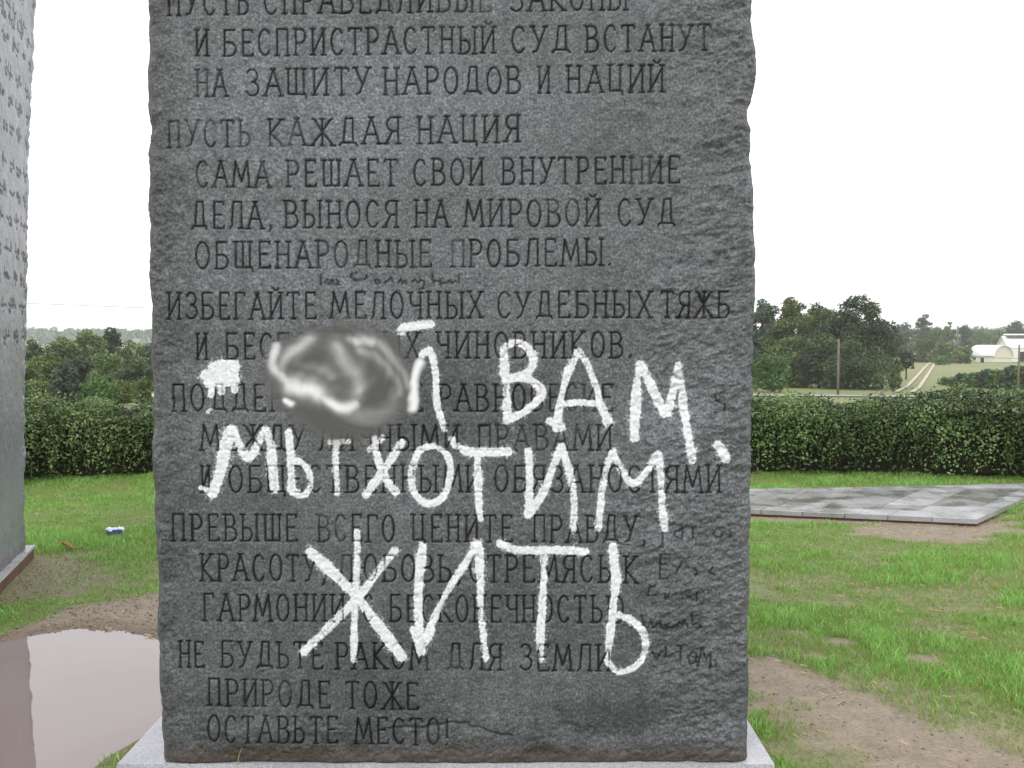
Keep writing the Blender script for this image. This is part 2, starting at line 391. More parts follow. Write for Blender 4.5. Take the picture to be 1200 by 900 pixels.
# ------------------------------------------------------------------ lettering: strokes of the stone cutter's capitals
def ell(cx, cy, rx, ry, a0, a1, n=9):
    return [(cx+rx*math.cos(math.radians(a0+(a1-a0)*i/n)), cy+ry*math.sin(math.radians(a0+(a1-a0)*i/n))) for i in range(n+1)]
W_ = .46
def bowl(x, y0, y1, w): return [(x, y1)]+ell(x+w*.45, (y0+y1)/2, w*.55, (y1-y0)/2, 90, -90, 8)+[(x, y0)]
G = {
 'А': (.5, [[(0, 0), (.25, 1)], [(.25, 1), (.5, 0)], [(.1, .36), (.4, .36)]]),
 'Б': (.42, [[(0.04, 0), (0.04, 1), (.38, 1)], bowl(.04, 0, .52, .38)]),
 'В': (.42, [[(0.04, 0), (0.04, 1)], bowl(.04, .53, 1, .33), bowl(.04, 0, .53, .38)]),
 'Г': (.36, [[(0.04, 0), (0.04, 1), (.36, 1), (.36, .88)]]),
 'Д': (.54, [[(.12, .08), (.19, 1), (.41, 1), (.43, .08)], [(0, -.02), (.06, .08), (.49, .08), (.55, -.02)]]),
 'Е': (.38, [[(.38, .1), (.38, 0), (0.04, 0), (0.04, 1), (.36, 1), (.36, .9)], [(.04, .52), (.28, .52)]]),
 'Ж': (.66, [[(.33, 0), (.33, 1)], [(.02, 1), (.1, .95), (.33, .5), (.56, .95), (.64, 1)], [(0, 0), (.33, .5), (.66, 0)]]),
 'З': (.38, [[(.03, .86)]+ell(.18, .76, .17, .24, 140, -90, 9)+ell(.18, .26, .2, .26, 90, -150, 10)]),
 'И': (.46, [[(.04, 0), (.04, 1)], [(.42, 0), (.42, 1)], [(.04, .06), (.42, .94)]]),
 'К': (.44, [[(.04, 0), (.04, 1)], [(.40, 1), (.05, .48), (.44, 0)]]),
 'Л': (.46, [[(.0, 0), (.08, .1), (.14, 1), (.42, 1), (.42, 0)]]),
 'М': (.58, [[(.0, 0), (.08, 1), (.29, .2), (.5, 1), (.58, 0)]]),
 'Н': (.44, [[(.04, 0), (.04, 1)], [(.4, 0), (.4, 1)], [(.04, .52), (.4, .52)]]),
 'О': (.44, [ell(.22, .5, .21, .5, 0, 360, 16)]),
 'П': (.44, [[(.04, 0), (.04, 1), (.4, 1), (.4, 0)]]),
 'Р': (.38, [[(.04, 0), (.04, 1)], bowl(.04, .46, 1, .34)]),
 'С': (.42, [ell(.23, .5, .21, .5, 42, 318, 13)]),
 'Т': (.44, [[(.22, 0), (.22, 1)], [(0, .9), (.02, 1), (.42, 1), (.44, .9)]]),
 'У': (.46, [[(.02, 1), (.24, .38)], [(.44, 1), (.16, .08), (.04, .02)]]),
 'Х': (.46, [[(.02, 1), (.44, 0)], [(.44, 1), (.02, 0)]]),
 'Ц': (.46, [[(.04, 1), (.04, .04), (.44, .04), (.46, -.12)], [(.38, .04), (.38, 1)]]),
 'Ч': (.42, [[(.04, 1), (.05, .6), (.14, .48), (.38, .5)], [(.38, 0), (.38, 1)]]),
 'Ш': (.58, [[(.04, 1), (.04, .02), (.54, .02), (.54, 1)], [(.29, .02), (.29, 1)]]),
 'Щ': (.60, [[(.04, 1), (.04, .04), (.58, .04), (.6, -.12)], [(.28, .04), (.28, 1)], [(.52, .04), (.52, 1)]]),
 'Ы': (.58, [[(0.04, 0), (0.04, 1)], bowl(.04, 0, .5, .32), [(.54, 0), (.54, 1)]]),
 'Ь': (.38, [[(0.04, 0), (0.04, 1)], bowl(.04, 0, .52, .34)]),
 'Ю': (.62, [[(.04, 0), (.04, 1)], [(.04, .5), (.2, .5)], ell(.4, .5, .2, .5, 0, 360, 14)]),
 'Я': (.42, [[(.38, 0), (.38, 1)], [(.38, 1)]+ell(.2, .74, .17, .26, 90, 270, 8)+[(.38, .48)], [(.2, .48), (.0, 0)]]),
 ',': (.10, [[(.06, .08), (.08, 0), (.02, -.13)]]), '.': (.08, [[(.03, .0), (.06, .05)]]),
 '!': (.10, [[(.05, .3), (.05, 1)], [(.04, .0), (.06, .05)]]),
}
G['Й'] = (.46, G['И'][1]+[[(.13, 1.18), (.2, 1.10), (.27, 1.10), (.34, 1.18)]])
SERIF = set('АБВГЖИЙКЛМНПРТУХЦЧШЩЫЬЯЕЮ')
def glyph(ch):
    w, st = G[ch]; st = [list(s) for s in st]
    if ch in SERIF:
        ex = []
        for s in st:
            for a, b in ((s[0], s[1]), (s[-1], s[-2])):
                if abs(a[1]-b[1]) > .25 and (a[1] < .03 or a[1] > .97) and abs(a[0]-b[0]) < abs(a[1]-b[1]):
                    ex.append([(a[0]-.075, a[1]), (a[0]+.075, a[1])])
        st += ex
    return w, st
def word(text, x0, x1, bl, hh, gap=.21):
    """strokes of a word fitted between x0 and x1 on the face; bl(x) baseline height, hh letter height"""
    gs = [glyph(c) for c in text]; tot = sum(g[0] for g in gs)+gap*(len(gs)-1)
    k = (x1-x0)/tot; x = x0; res = []
    for wd, st in gs:
        jx, jy = random.uniform(-.012, .012), random.uniform(-.015, .015)
        for s in st:
            res.append([(x+(p[0]+jx)*k, bl(x)+(p[1]+jy)*hh) for p in s])
        x += (wd+gap)*k
    return res
# words with their left and right ends, then baseline and cap line at both ends (measured in the photograph)
LINES = [
 ([('ПУСТЬ', 195, 293), ('СПРАВЕДЛИВЫЕ', 308, 577), ('ЗАКОНЫ', 597, 737)], 195, 18, -14, 737, 11, -20),
 ([('И', 228, 246), ('БЕСПРИСТРАСТНЫЙ', 260, 582), ('СУД', 598, 670), ('ВСТАНУТ', 685, 835)], 228, 66, 36, 835, 59, 28),
 ([('НА', 228, 268), ('ЗАЩИТУ', 287, 435), ('НАРОДОВ', 448, 612), ('И', 629, 646), ('НАЦИЙ', 663, 780)], 228, 113, 82, 780, 107, 76),
 ([('ПУСТЬ', 195, 295), ('КАЖДАЯ', 313, 470), ('НАЦИЯ', 488, 610)], 195, 173, 143, 610, 166, 134),
 ([('САМА', 228, 318), ('РЕШАЕТ', 335, 468), ('СВОИ', 483, 568), ('ВНУТРЕННИЕ', 587, 798)], 228, 220, 189, 798, 214, 184),
 ([('ДЕЛА,', 223, 320), ('ВЫНОСЯ', 332, 468), ('НА', 485, 527), ('МИРОВОЙ', 543, 705), ('СУД', 722, 793)], 223, 268, 238, 793, 264, 232),
 ([('ОБЩЕНАРОДНЫЕ', 228, 507), ('ПРОБЛЕМЫ.', 527, 718)], 228, 315, 283, 718, 311, 281),
 ([('ИЗБЕГАЙТЕ', 195, 372), ('МЕЛОЧНЫХ', 387, 567), ('СУДЕБНЫХ', 581, 765), ('ТЯЖБ', 773, 857)], 195, 374, 345, 857, 372, 340),
 ([('И', 229, 245), ('БЕСПОЛЕЗНЫХ', 263, 493), ('ЧИНОВНИКОВ.', 510, 742)], 229, 421, 391, 742, 419, 389),
 ([('ПОДДЕРЖИВАЙТЕ', 200, 497), ('РАВНОВЕСИЕ', 513, 720)], 200, 482, 452, 720, 482, 450),
 ([('МЕЖДУ', 234, 360), ('ЛИЧНЫМИ', 373, 539), ('ПРАВАМИ', 558, 718)], 234, 528, 499, 718, 528, 498),
 ([('И', 234, 248), ('ОБЩЕСТВЕННЫМИ', 267, 565), ('ОБЯЗАНОСТЯМИ', 578, 847)], 234, 577, 546, 847, 577, 546),
 ([('ПРЕВЫШЕ', 200, 350), ('ВСЕГО', 371, 464), ('ЦЕНИТЕ', 481, 602), ('ПРАВДУ,', 623, 758)], 200, 634, 604, 758, 636, 604),
 ([('КРАСОТУ,', 233, 383), ('ЛЮБОВЬ,', 395, 541), ('СТРЕМЯСЬ', 548, 717), ('К', 730, 748)], 233, 681, 649, 748, 683, 653),
 ([('ГАРМОНИИ', 236, 405), ('С', 424, 439), ('БЕСКОНЕЧНОСТЬЮ', 455, 733)], 236, 728, 696, 733, 730, 700),
 ([('НЕ', 208, 241), ('БУДЬТЕ', 257, 380), ('РАКОМ', 392, 503), ('ДЛЯ', 522, 590), ('ЗЕМЛИ.', 608, 727)], 208, 782, 751, 727, 787, 758),
 ([('ПРИРОДЕ', 242, 388), ('ТОЖЕ', 403, 492)], 242, 827, 797, 492, 832, 800),
 ([('ОСТАВЬТЕ', 242, 397), ('МЕСТО!', 415, 527)], 242, 869, 839, 527, 873, 843),
]
def P(u, v): x, z = at_depth(u, v, FACE); return float(x), float(z)
cut = []
for words, uL, bL, tL, uR, bR, tR in LINES:
    (xl, zl), (xr, zr) = P(uL, bL), P(uR, bR); hL = P(uL, tL)[1]-zl; hR = P(uR, tR)[1]-zr
    bl = lambda x: zl+(zr-zl)*(x-xl)/(xr-xl)
    for t_, a, b in words: cut += word(t_, P(a, bL)[0]+.006, P(b, bR)[0]-.006, bl, (hL+hR)/2)
def px(pts, ox=0, oy=0, k=1): return [P(ox+x*k, oy+y*k) for x, y in pts]
# faint handwriting scratched between the lines and down the right margin
scr = []
k = 1/6.
for s in [[(95, 75), (98, 145)], [(125, 130), (140, 100), (150, 140)], [(160, 110), (165, 140), (180, 105), (190, 140)], [(205, 105), (225, 120), (205, 145), (230, 140)],
          [(350, 60), (310, 65), (310, 95), (345, 105), (335, 115), (380, 110)], [(400, 105), (415, 95), (420, 75)], [(475, 110), (490, 140), (510, 130), (500, 105), (475, 112)],
          [(545, 130), (570, 110), (590, 95), (600, 120)], [(640, 130), (660, 100), (665, 135), (690, 110), (700, 135)], [(735, 125), (760, 105), (780, 130), (800, 110), (825, 120), (815, 170), (790, 170)],
          [(880, 70), (885, 130), (900, 110)], [(925, 120), (940, 110), (935, 140), (960, 125), (985, 130), (1000, 110), (1015, 135), (1040, 115), (1070, 130)], [(1065, 75), (1068, 110)]]:
    scr.append(px(s, 360, 310, k))
k = 1/4.5
for s in [[(165, 110), (162, 185), (145, 180)], [(270, 80), (268, 145), (225, 125), (230, 105), (270, 95)], [(325, 85), (326, 140)], [(430, 120), (450, 95), (475, 100), (480, 130), (450, 135), (435, 120)], [(525, 85), (524, 135)],
          [(150, 220), (150, 350), (190, 350)], [(150, 280), (180, 275)], [(150, 222), (190, 220)], [(265, 260), (235, 320)], [(330, 295), (350, 320), (335, 335)], [(430, 290), (410, 320), (440, 330)],
          [(95, 385), (85, 440), (135, 435)], [(125, 385), (90, 395)], [(175, 430), (178, 460), (200, 425)], [(215, 445), (235, 425), (240, 460), (265, 430), (270, 460)], [(290, 440), (330, 465)], [(345, 425), (345, 470)],
          [(50, 540), (75, 615), (100, 580), (115, 610), (150, 575), (155, 610), (200, 580), (170, 610), (215, 605), (240, 590)], [(240, 610), (250, 580), (275, 600), (280, 570), (300, 610)], [(320, 530), (325, 600), (350, 590), (375, 610), (345, 620)],
          [(180, 715), (180, 770)], [(110, 740), (135, 780), (160, 740)], [(245, 710), (285, 705)], [(262, 710), (260, 815)], [(325, 740), (300, 770), (310, 805), (340, 795), (345, 755), (325, 740)], [(350, 815), (375, 720), (395, 780), (420, 745), (415, 825)], [(440, 785), (445, 810)]]:
    scr.append(px(s, 740, 600, k))
scr.append(px([(850, 459), (838, 462), (840, 470), (850, 474), (850, 481), (838, 484)]))
deep_scr = [px([(450, 855), (530, 846), (600, 862)])]
# spray strokes: points and brush radius, all measured in the photograph
def r3(pts): return [(160+x/3, 300+y/3) for x, y in pts]
def r4(pts): return [(500+x/3, 300+y/3) for x, y in pts]
def r5(pts): return [(160+x/3, 600+y/3) for x, y in pts]
def r6(pts): return [(500+x/3, 600+y/3) for x, y in pts]
SPRAY = [
 ([(470, 386), (478, 383), (505, 380)], 4.5), ([(470, 388), (474, 384)], 6),
 (r3([(265, 395), (290, 385), (340, 390)]), 7), (r3([(250, 420), (340, 415)]), 8), (r3([(255, 445), (345, 440)]), 7), (r3([(345, 395), (345, 470)]), 4), (r3([(265, 460), (262, 490)]), 4), (r3([(300, 460), (298, 480)]), 4), (r3([(250, 548), (262, 540)]), 2),
 (r3([(525, 515), (550, 500)]), 5),
 (r3([(1005, 345), (985, 400), (978, 470), (968, 540)]), 4.2), (r3([(1010, 340), (1035, 345), (1050, 400), (1055, 500), (1070, 570), (1082, 610)]), 5), (r3([(1015, 338), (1030, 335)]), 6),
 (r4([(272, 325), (275, 400), (280, 480), (285, 575)]), 6), (r4([(275, 320), (310, 303), (350, 318), (372, 350), (372, 385), (345, 415), (290, 435)]), 6), (r4([(290, 430), (345, 430), (390, 455), (400, 490), (355, 540), (285, 578)]), 5.2),
 (r4([(535, 335), (500, 400), (478, 480), (462, 560), (455, 600)]), 5.5), (r4([(430, 580), (455, 590), (470, 600)]), 5.5), (r4([(535, 335), (565, 380), (595, 460), (615, 530), (638, 583)]), 5.2), (r4([(470, 522), (530, 515), (600, 520)]), 4.5),
 (r4([(748, 380), (738, 460), (733, 550), (730, 640)]), 6), (r4([(755, 385), (790, 460), (825, 525), (840, 550)]), 6.2), (r4([(885, 385), (870, 470), (845, 550)]), 6.2), (r4([(885, 385), (900, 480), (915, 600), (935, 720)]), 5.8),
 (r4([(1025, 665), (1040, 685), (1052, 710)]), 6),
 (r3([(225, 815), (265, 830)]), 3), (r3([(268, 830), (295, 760), (312, 680), (335, 610)]), 7.5), (r3([(340, 605), (358, 650), (395, 705), (425, 660), (450, 615)]), 6.5), (r3([(455, 612), (470, 660), (476, 740), (487, 820)]), 6),
 (r3([(535, 620), (543, 700), (545, 820)]), 5.2), (r3([(548, 825), (590, 840), (612, 805), (605, 755), (575, 725), (550, 722)]), 4.6),
 (r3([(680, 655), (745, 652)]), 4.5), (r3([(702, 660), (700, 740), (705, 835)]), 4.8),
 (r3([(835, 640), (850, 720), (880, 790), (912, 830)]), 5), (r3([(932, 655), (880, 735), (805, 840)]), 5.2), (r3([(865, 640), (820, 680)]), 4),
 (r3([(985, 700), (965, 760), (975, 830), (1020, 870), (1070, 855), (1100, 790), (1095, 710), (1050, 670), (1000, 680), (985, 700)]), 4.8),
 (r4([(88, 645), (110, 672), (170, 690), (285, 688)]), 5.5), (r4([(178, 690), (180, 780), (185, 900), (190, 925)]), 4.5),
 (r4([(358, 685), (362, 780), (358, 910)]), 5), (r4([(362, 905), (410, 830), (445, 740), (472, 675)]), 5.2), (r4([(475, 675), (502, 760), (518, 860), (514, 970)]), 4.8),
 (r4([(602, 960), (612, 870), (625, 770), (652, 692)]), 5), (r4([(655, 692), (685, 750), (725, 800), (775, 755), (810, 700)]), 5), (r4([(815, 695), (825, 790), (828, 880), (838, 960)]), 4.8),
 (r5([(775, 70), (777, 180), (768, 300), (765, 420), (765, 520)]), 5.5), (r5([(612, 145), (690, 215), (775, 300), (860, 415), (935, 510)]), 6.8), (r5([(905, 140), (850, 210), (775, 305), (690, 390), (590, 490)]), 6.2),
 (r5([(1005, 120), (992, 250), (992, 380), (1000, 490)]), 5.8), (r5([(995, 480), (1045, 375), (1110, 250), (1180, 145)]), 5.2), (r5([(970, 410), (1000, 470), (1040, 410)]), 4.5), (r6([(165, 120), (182, 118), (188, 230), (195, 380), (205, 510)]), 5.5),
 (r6([(258, 112), (320, 135), (420, 135), (560, 140)]), 6), (r6([(412, 145), (408, 300), (400, 430), (402, 520)]), 4.8),
 (r6([(655, 122), (665, 230), (655, 340), (645, 430), (635, 520)]), 5.5), (r6([(635, 525), (670, 560), (725, 550), (765, 500), (765, 435), (730, 385), (675, 362)]), 5),
]
k = 1/5.455
SMEAR = [([(125, 195), (108, 270), (130, 335), (180, 400)], 22, .60), ([(165, 370), (200, 410), (260, 450), (330, 480), (420, 530)], 34, .62), ([(235, 440), (290, 465), (350, 475), (400, 505)], 60, .74), ([(340, 485), (430, 530), (500, 575), (580, 590), (640, 560)], 38, .66),
 ([(620, 575), (655, 520), (650, 430), (600, 330), (550, 260), (520, 200)], 46, .33), ([(340, 140), (260, 200), (195, 270), (165, 335), (180, 390)], 26, .42), ([(330, 160), (280, 220), (255, 290), (300, 330), (400, 340), (480, 385)], 32, .20),
 ([(620, 150), (720, 165), (800, 205), (890, 300), (960, 390), (990, 460)], 22, .38), ([(660, 200), (760, 260), (850, 340), (915, 430), (925, 500)], 34, .34), ([(900, 480), (880, 560), (800, 610), (700, 625), (640, 600)], 56, .24), ([(640, 155), (690, 155), (740, 170)], 22, .55),
 ([(1050, 300), (1025, 380), (1018, 480), (1000, 600)], 20, .85), ([(200, 540), (230, 560)], 14, .8)]
SMEAR = [([(300+x*k, 370+y*k) for x, y in p], r*k, b) for p, r, b in SMEAR]

def catmull(p, n=5):
    if len(p) < 3: return p
    q = [p[0]]+list(p)+[p[-1]]; o = []
    for i in range(1, len(q)-2):
        for j in range(n):
            t = j/n; o.append(tuple(.5*(2*q[i][c]+(q[i+1][c]-q[i-1][c])*t+(2*q[i-1][c]-5*q[i][c]+4*q[i+1][c]-q[i+2][c])*t*t+(3*q[i][c]-q[i-1][c]-3*q[i+1][c]+q[i+2][c])*t**3) for c in (0, 1)))
    return o+[tuple(p[-1])]
SPRAY = [(catmull(p), r) for p, r in SPRAY]; SMEAR = [(catmull(p), r, b) for p, r, b in SMEAR]
# ------------------------------------------------------------------ rough-hewn upright stones
def seg_field(XX, ZZ, strokes, reach, pad=.03):
    """smallest distance to any stroke, computed on local windows of the (nearly regular) grid"""
    D = np.full(XX.shape, 9.0); xs = XX[0]; zs = ZZ[:, 0]
    for s in strokes:
        for (ax, az), (bx, bz) in zip(s[:-1], s[1:]):
            j0 = np.searchsorted(xs, min(ax, bx)-reach-pad); j1 = np.searchsorted(xs, max(ax, bx)+reach+.03)
            i0 = np.searchsorted(zs, min(az, bz)-reach); i1 = np.searchsorted(zs, max(az, bz)+reach)
            if j1 <= j0 or i1 <= i0: continue
            x = XX[i0:i1, j0:j1]; z = ZZ[i0:i1, j0:j1]; ex, ez = bx-ax, bz-az
            t = np.clip(((x-ax)*ex+(z-az)*ez)/(ex*ex+ez*ez+1e-9), 0, 1)
            D[i0:i1, j0:j1] = np.minimum(D[i0:i1, j0:j1], np.hypot(x-ax-t*ex, z-az-t*ez))
    return D
def build_stone(name, XX, ZZ, relief, thick, marks, mat, side_seed, parent, tone=None):
    """front grid (normal -Y) + rough flanks, back and top, as one closed mesh in local space; relief = distance out of the face"""
    ny, nx = XX.shape; NS = 14
    front = np.stack([XX, -relief, ZZ], -1)
    rings = [front]
    V = [front.reshape(-1, 3)]; F = []
    idx = np.arange(ny*nx).reshape(ny, nx)
    F.append(np.stack([idx[:-1, :-1], idx[:-1, 1:], idx[1:, 1:], idx[1:, :-1]], -1).reshape(-1, 4))
    border = np.concatenate([idx[0, :], idx[1:, -1], idx[-1, -2::-1], idx[-2:0:-1, 0]])
    bv = front.reshape(-1, 3)[border]; nb = len(border); base = ny*nx
    cxm = float(XX.mean()); zmax = float(ZZ.max()); zmin = float(ZZ.min())
    s_ = np.cumsum(np.r_[0, np.hypot(np.diff(bv[:, 0]), np.diff(bv[:, 2]))])
    prev = border
    outx = np.where(bv[:, 0] > cxm, 1, -1)
    isside = (bv[:, 2] > zmin+.001) & (bv[:, 2] < zmax-.001)
    for q in range(1, NS+1):
        d = thick*q/NS; y = np.full(nb, d)
        n = (fbm(s_*7, np.full(nb, d*9), 4, side_seed)-.5)*.012+(fbm(s_*40, np.full(nb, d*40), 3, side_seed+5)-.5)*.007
        x = bv[:, 0]+np.where(isside, outx*(n-.01*q/NS), 0)
        V.append(np.stack([x, y+bv[:, 1]*(1-q/NS), bv[:, 2]], 1))
        cur = base+(q-1)*nb+np.arange(nb)
        F.append(np.stack([prev, cur, np.roll(cur, -1), np.roll(prev, -1)], 1)); prev = cur
    V = np.concatenate(V)
    att = np.zeros((len(V)+1, 4)); att[:ny*nx] = marks.reshape(-1, 4)
    c = np.array([[cxm, thick, (zmax+zmin)/2]]); V = np.concatenate([V, c]); ci = len(V)-1
    T = np.stack([prev, np.full(nb, ci), np.roll(prev, -1)], 1)
    me = npmesh(name, V, np.concatenate(F), T, smooth=True, attr=att, attr_name='marks')
    a = me.color_attributes.new('tone', 'FLOAT_COLOR', 'POINT'); tv = np.full((len(V), 4), .5)
    if tone is not None: tv[:ny*nx, 0] = tone.ravel()
    a.data.foreach_set('color', tv.astype(np.float32).ravel())
    return link(name, me, mat, parent)

LE = np.array([(-60, 172), (0, 172), (25, 171), (60, 171), (95, 170), (130, 171), (150, 173), (175, 169.5), (200, 172), (240, 170), (260, 174), (300, 172), (330, 172), (360, 175), (400, 174), (440, 175), (480, 176), (520, 175), (560, 177), (600, 178), (640, 179), (660, 181), (700, 182), (745, 180), (760, 183), (800, 184), (850, 186), (880, 188), (893, 190)], float)
RE = np.array([(-60, 886), (0, 885), (20, 883), (60, 888), (75, 888), (100, 887), (118, 883), (128, 877), (140, 877), (150, 882), (170, 882), (200, 884), (233, 884), (267, 885), (300, 886), (330, 888), (345, 888), (365, 886), (400, 886), (430, 884), (460, 885), (500, 883), (550, 883), (600, 881), (650, 881), (700, 880), (740, 878), (770, 877), (800, 879), (855, 878), (893, 877)], float)
plz = PLINTH[5]
zz = np.concatenate([np.arange(plz+.004, 2.78, .0033), np.linspace(2.80, 4.95, 50)])
def edge(E):
    p = np.array([P(u, v) for v, u in E]); o = np.argsort(p[:, 1]); return np.interp(zz, p[o, 1], p[o, 0])
xl = edge(LE)-.002*0; xr = edge(RE)
xl = xl+(fbm(zz*22, zz*0, 5, 101, .6)-.5)*.009; xr = xr+(fbm(zz*22, zz*0+3, 5, 111, .6)-.5)*.009
NXc = 620; ss = np.linspace(0, 1, NXc)
# keep columns straight in the middle so that the letter windows stay simple: only the outer 6 % follow the ragged outline
X0, X1 = float(xl.mean()), float(xr.mean()); base_x = X0+(X1-X0)*ss
wl = np.clip(1-ss/.06, 0, 1); wr = np.clip(1-(1-ss)/.06, 0, 1)
XX = base_x[None]+wl[None]*(xl-X0)[:, None]+wr[None]*(xr-X1)[:, None]
ZZ = np.repeat(zz[:, None], NXc, 1)
UU = 600+XX/FACE*FPX                                   # close to the photograph's column, for placing rough areas
VV = 395-(ZZ-EYE)/FACE*FPX
n1 = fbm(XX*3.1, ZZ*3.1, 4, 131)
rough_r = sstep(700, 800, UU+(n1-.5)*200-np.clip((450-VV)*.06, -20, 20)*1.0)
rough_l = sstep(228, 188, UU+(n1-.5)*70)
rough_b = sstep(838, 862, VV+(n1-.5)*60)
rough = np.clip(np.maximum(np.maximum(rough_r, rough_l), rough_b*.8), 0, 1)
ripple = fbm(XX*19+ZZ*12, ZZ*46-XX*12, 4, 141, .6); rid = 1-np.abs(2*fbm(XX*14+ZZ*9, ZZ*34-XX*12, 4, 151, .6)-1)
coarse = fbm(XX*17, ZZ*17, 4, 161)
rel = (fbm(XX*1.5, ZZ*1.5, 3, 171)-.5)*.012
rel += (fbm(XX*60, ZZ*60, 2, 181)-.5)*.0028+(fbm(XX*130, ZZ*130, 1, 191)-.5)*.0022
rel += .84*rough*((ripple-.5)*(.006+.010*rough_r)+(rid-.6)*.008*rough_r+(fbm(XX*5+ZZ*3, ZZ*8-XX*3, 3, 145)-.5)*.030+(coarse-.5)*.014+(fbm(XX*50, ZZ*65, 3, 201, .65)-.5)*.010)
rel += (1-rough)*(coarse-.5)*.004
de = np.minimum(XX-xl[:, None], xr[:, None]-XX)
chip = .010+.030*fbm(ZZ*11, XX*3, 3, 211)
rel -= (1-sstep(0, chip*1.4, de))**1.5*chip*.9
rel -= (1-sstep(0, .012, de))*.008
relief_rough = rel.copy()
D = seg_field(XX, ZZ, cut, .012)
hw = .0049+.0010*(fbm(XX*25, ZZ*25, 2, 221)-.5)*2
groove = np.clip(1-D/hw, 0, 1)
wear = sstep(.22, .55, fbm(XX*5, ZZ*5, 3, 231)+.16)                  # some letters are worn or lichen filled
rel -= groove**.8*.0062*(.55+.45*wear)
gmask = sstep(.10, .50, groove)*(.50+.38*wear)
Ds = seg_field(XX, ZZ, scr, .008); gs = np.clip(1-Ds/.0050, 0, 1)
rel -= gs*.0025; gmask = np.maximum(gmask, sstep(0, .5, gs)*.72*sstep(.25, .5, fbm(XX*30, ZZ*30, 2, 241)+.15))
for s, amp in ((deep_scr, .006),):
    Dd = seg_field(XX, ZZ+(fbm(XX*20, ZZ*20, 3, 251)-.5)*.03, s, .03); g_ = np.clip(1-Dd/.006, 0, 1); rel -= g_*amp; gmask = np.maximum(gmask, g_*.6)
paint = np.zeros_like(XX)
PXM = FACE/FPX
for pts, r in SPRAY:
    Rr = r*PXM; st = [px(pts)]
    Dp = seg_field(XX, ZZ, st, Rr*2.6)
    Dp = Dp*(1+(fbm(XX*14+r*7, ZZ*14, 3, 301)-.5)*.7)                    # the can drew nearer and farther
    core = 1-sstep(.42, 1.32, Dp/Rr); halo = .46*np.exp(-(Dp/Rr/1.8)**2)*(Dp < 5)
    paint = np.maximum(paint, np.maximum(core*.98, halo))
hi = relief_rough-sum(np.roll(relief_rough, (a, b), (0, 1)) for a, b in ((5, 0), (-5, 0), (0, 5), (0, -5), (9, 0), (-9, 0)))/6
paint = paint*(.66+.50*sstep(.25, .65, fbm(XX*9, ZZ*9, 3, 305)))
paint = np.clip(paint*(1+rough*np.clip(hi/.0030, -1, .3)*.36), 0, 1)*(1-.35*gmask)
sm = np.zeros_like(XX)
XW = XX+(fbm(XX*16, ZZ*16, 3, 311)-.5)*.022; ZW = ZZ+(fbm(XX*16, ZZ*16, 3, 315)-.5)*.022      # digital blur added as smeared paint, its streaks warped unevenly
for pts, r, b in SMEAR:
    Dp = seg_field(XW, ZW, [px(pts)], r*PXM*3)
    r = r*(1.0+.5*(r < 5))
    sm = np.maximum(sm, 1.25*b*np.exp(-(Dp/(r*PXM*1.15))**2))
ex_ = ((UU-400)/92); ez_ = ((VV-446)/71); er = np.sqrt(ex_**2+ez_**2)
smask = 1-sstep(.78, 1.12, er+(fbm(XX*9, ZZ*9, 3, 261)-.5)*.30)
smask = np.maximum(smask, sstep(.2, .5, sm)*(er < 1.3))
swx = ex_*np.cos(er*2.2)-ez_*np.sin(er*2.2); swz = ex_*np.sin(er*2.2)+ez_*np.cos(er*2.2)
swirl = fbm(swx*1.6+5, swz*4.2+5, 3, 271)
smv = np.clip(sm+.42*(swirl-.42), 0, 1)
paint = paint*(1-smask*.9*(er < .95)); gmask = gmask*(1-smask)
rel = rel*(1-smask)+smask*((fbm(XX*1.5, ZZ*1.5, 3, 171)-.5)*.012+.0012)
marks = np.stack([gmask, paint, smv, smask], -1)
# weathering of the stone itself: paler dressed field, darker algae on the broken margins and in a band near the foot
tone = .46+.30*(1-rough)*sstep(520, 60, VV)-.16*rough_l-.14*sstep(640, 860, VV)+(fbm(XX*2.2, ZZ*3.0, 4, 281)-.5)*.7
tone -= .35*sstep(.5, .62, fbm(XX*3, ZZ*13, 4, 291))*sstep(800, 850, VV)
tone = np.clip(tone+.10*rough_r, 0, 1)
root = tag(empty('standing_stone', (0, FACE, plz)), 'dark grey granite slab carved with Russian text and sprayed with white graffiti', 'monument stone')
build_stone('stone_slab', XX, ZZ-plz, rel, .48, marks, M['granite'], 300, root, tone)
# plinth under it: wet pale top over clay-stained side
x0, x1, y0, y1, z0, z1 = PLINTH
pr = tag(empty('stone_plinth', ((x0+x1)/2, (y0+y1)/2, 0)), 'low wet granite plinth under the graffiti covered slab', 'plinth')
cx_, cy_ = (x0+x1)/2, (y0+y1)/2
MB().box(x0-cx_, x1-cx_, y0-cy_, y1-cy_, z1-.03, z1, .004).build('top_slab', M['plinth_top'], pr)
MB().box(x0-cx_+.01, x1-cx_-.01, y0-cy_+.01, y1-cy_-.01, -.12, z1-.03).build('footing', M['clay_side'], pr)

# ------------------------------------------------------------------ the neighbouring stone on the left
def left_base(u, v): return at_ground(u, v, plz)
fx_, fy_ = left_base(30, 641); nx_, ny_ = left_base(0, 670)
fx_, fy_, nx_, ny_ = map(float, (fx_, fy_, nx_, ny_))
dv = Vector((nx_-fx_, ny_-fy_, 0)).normalized()                       # along the face, coming towards the camera
LL = 2.0
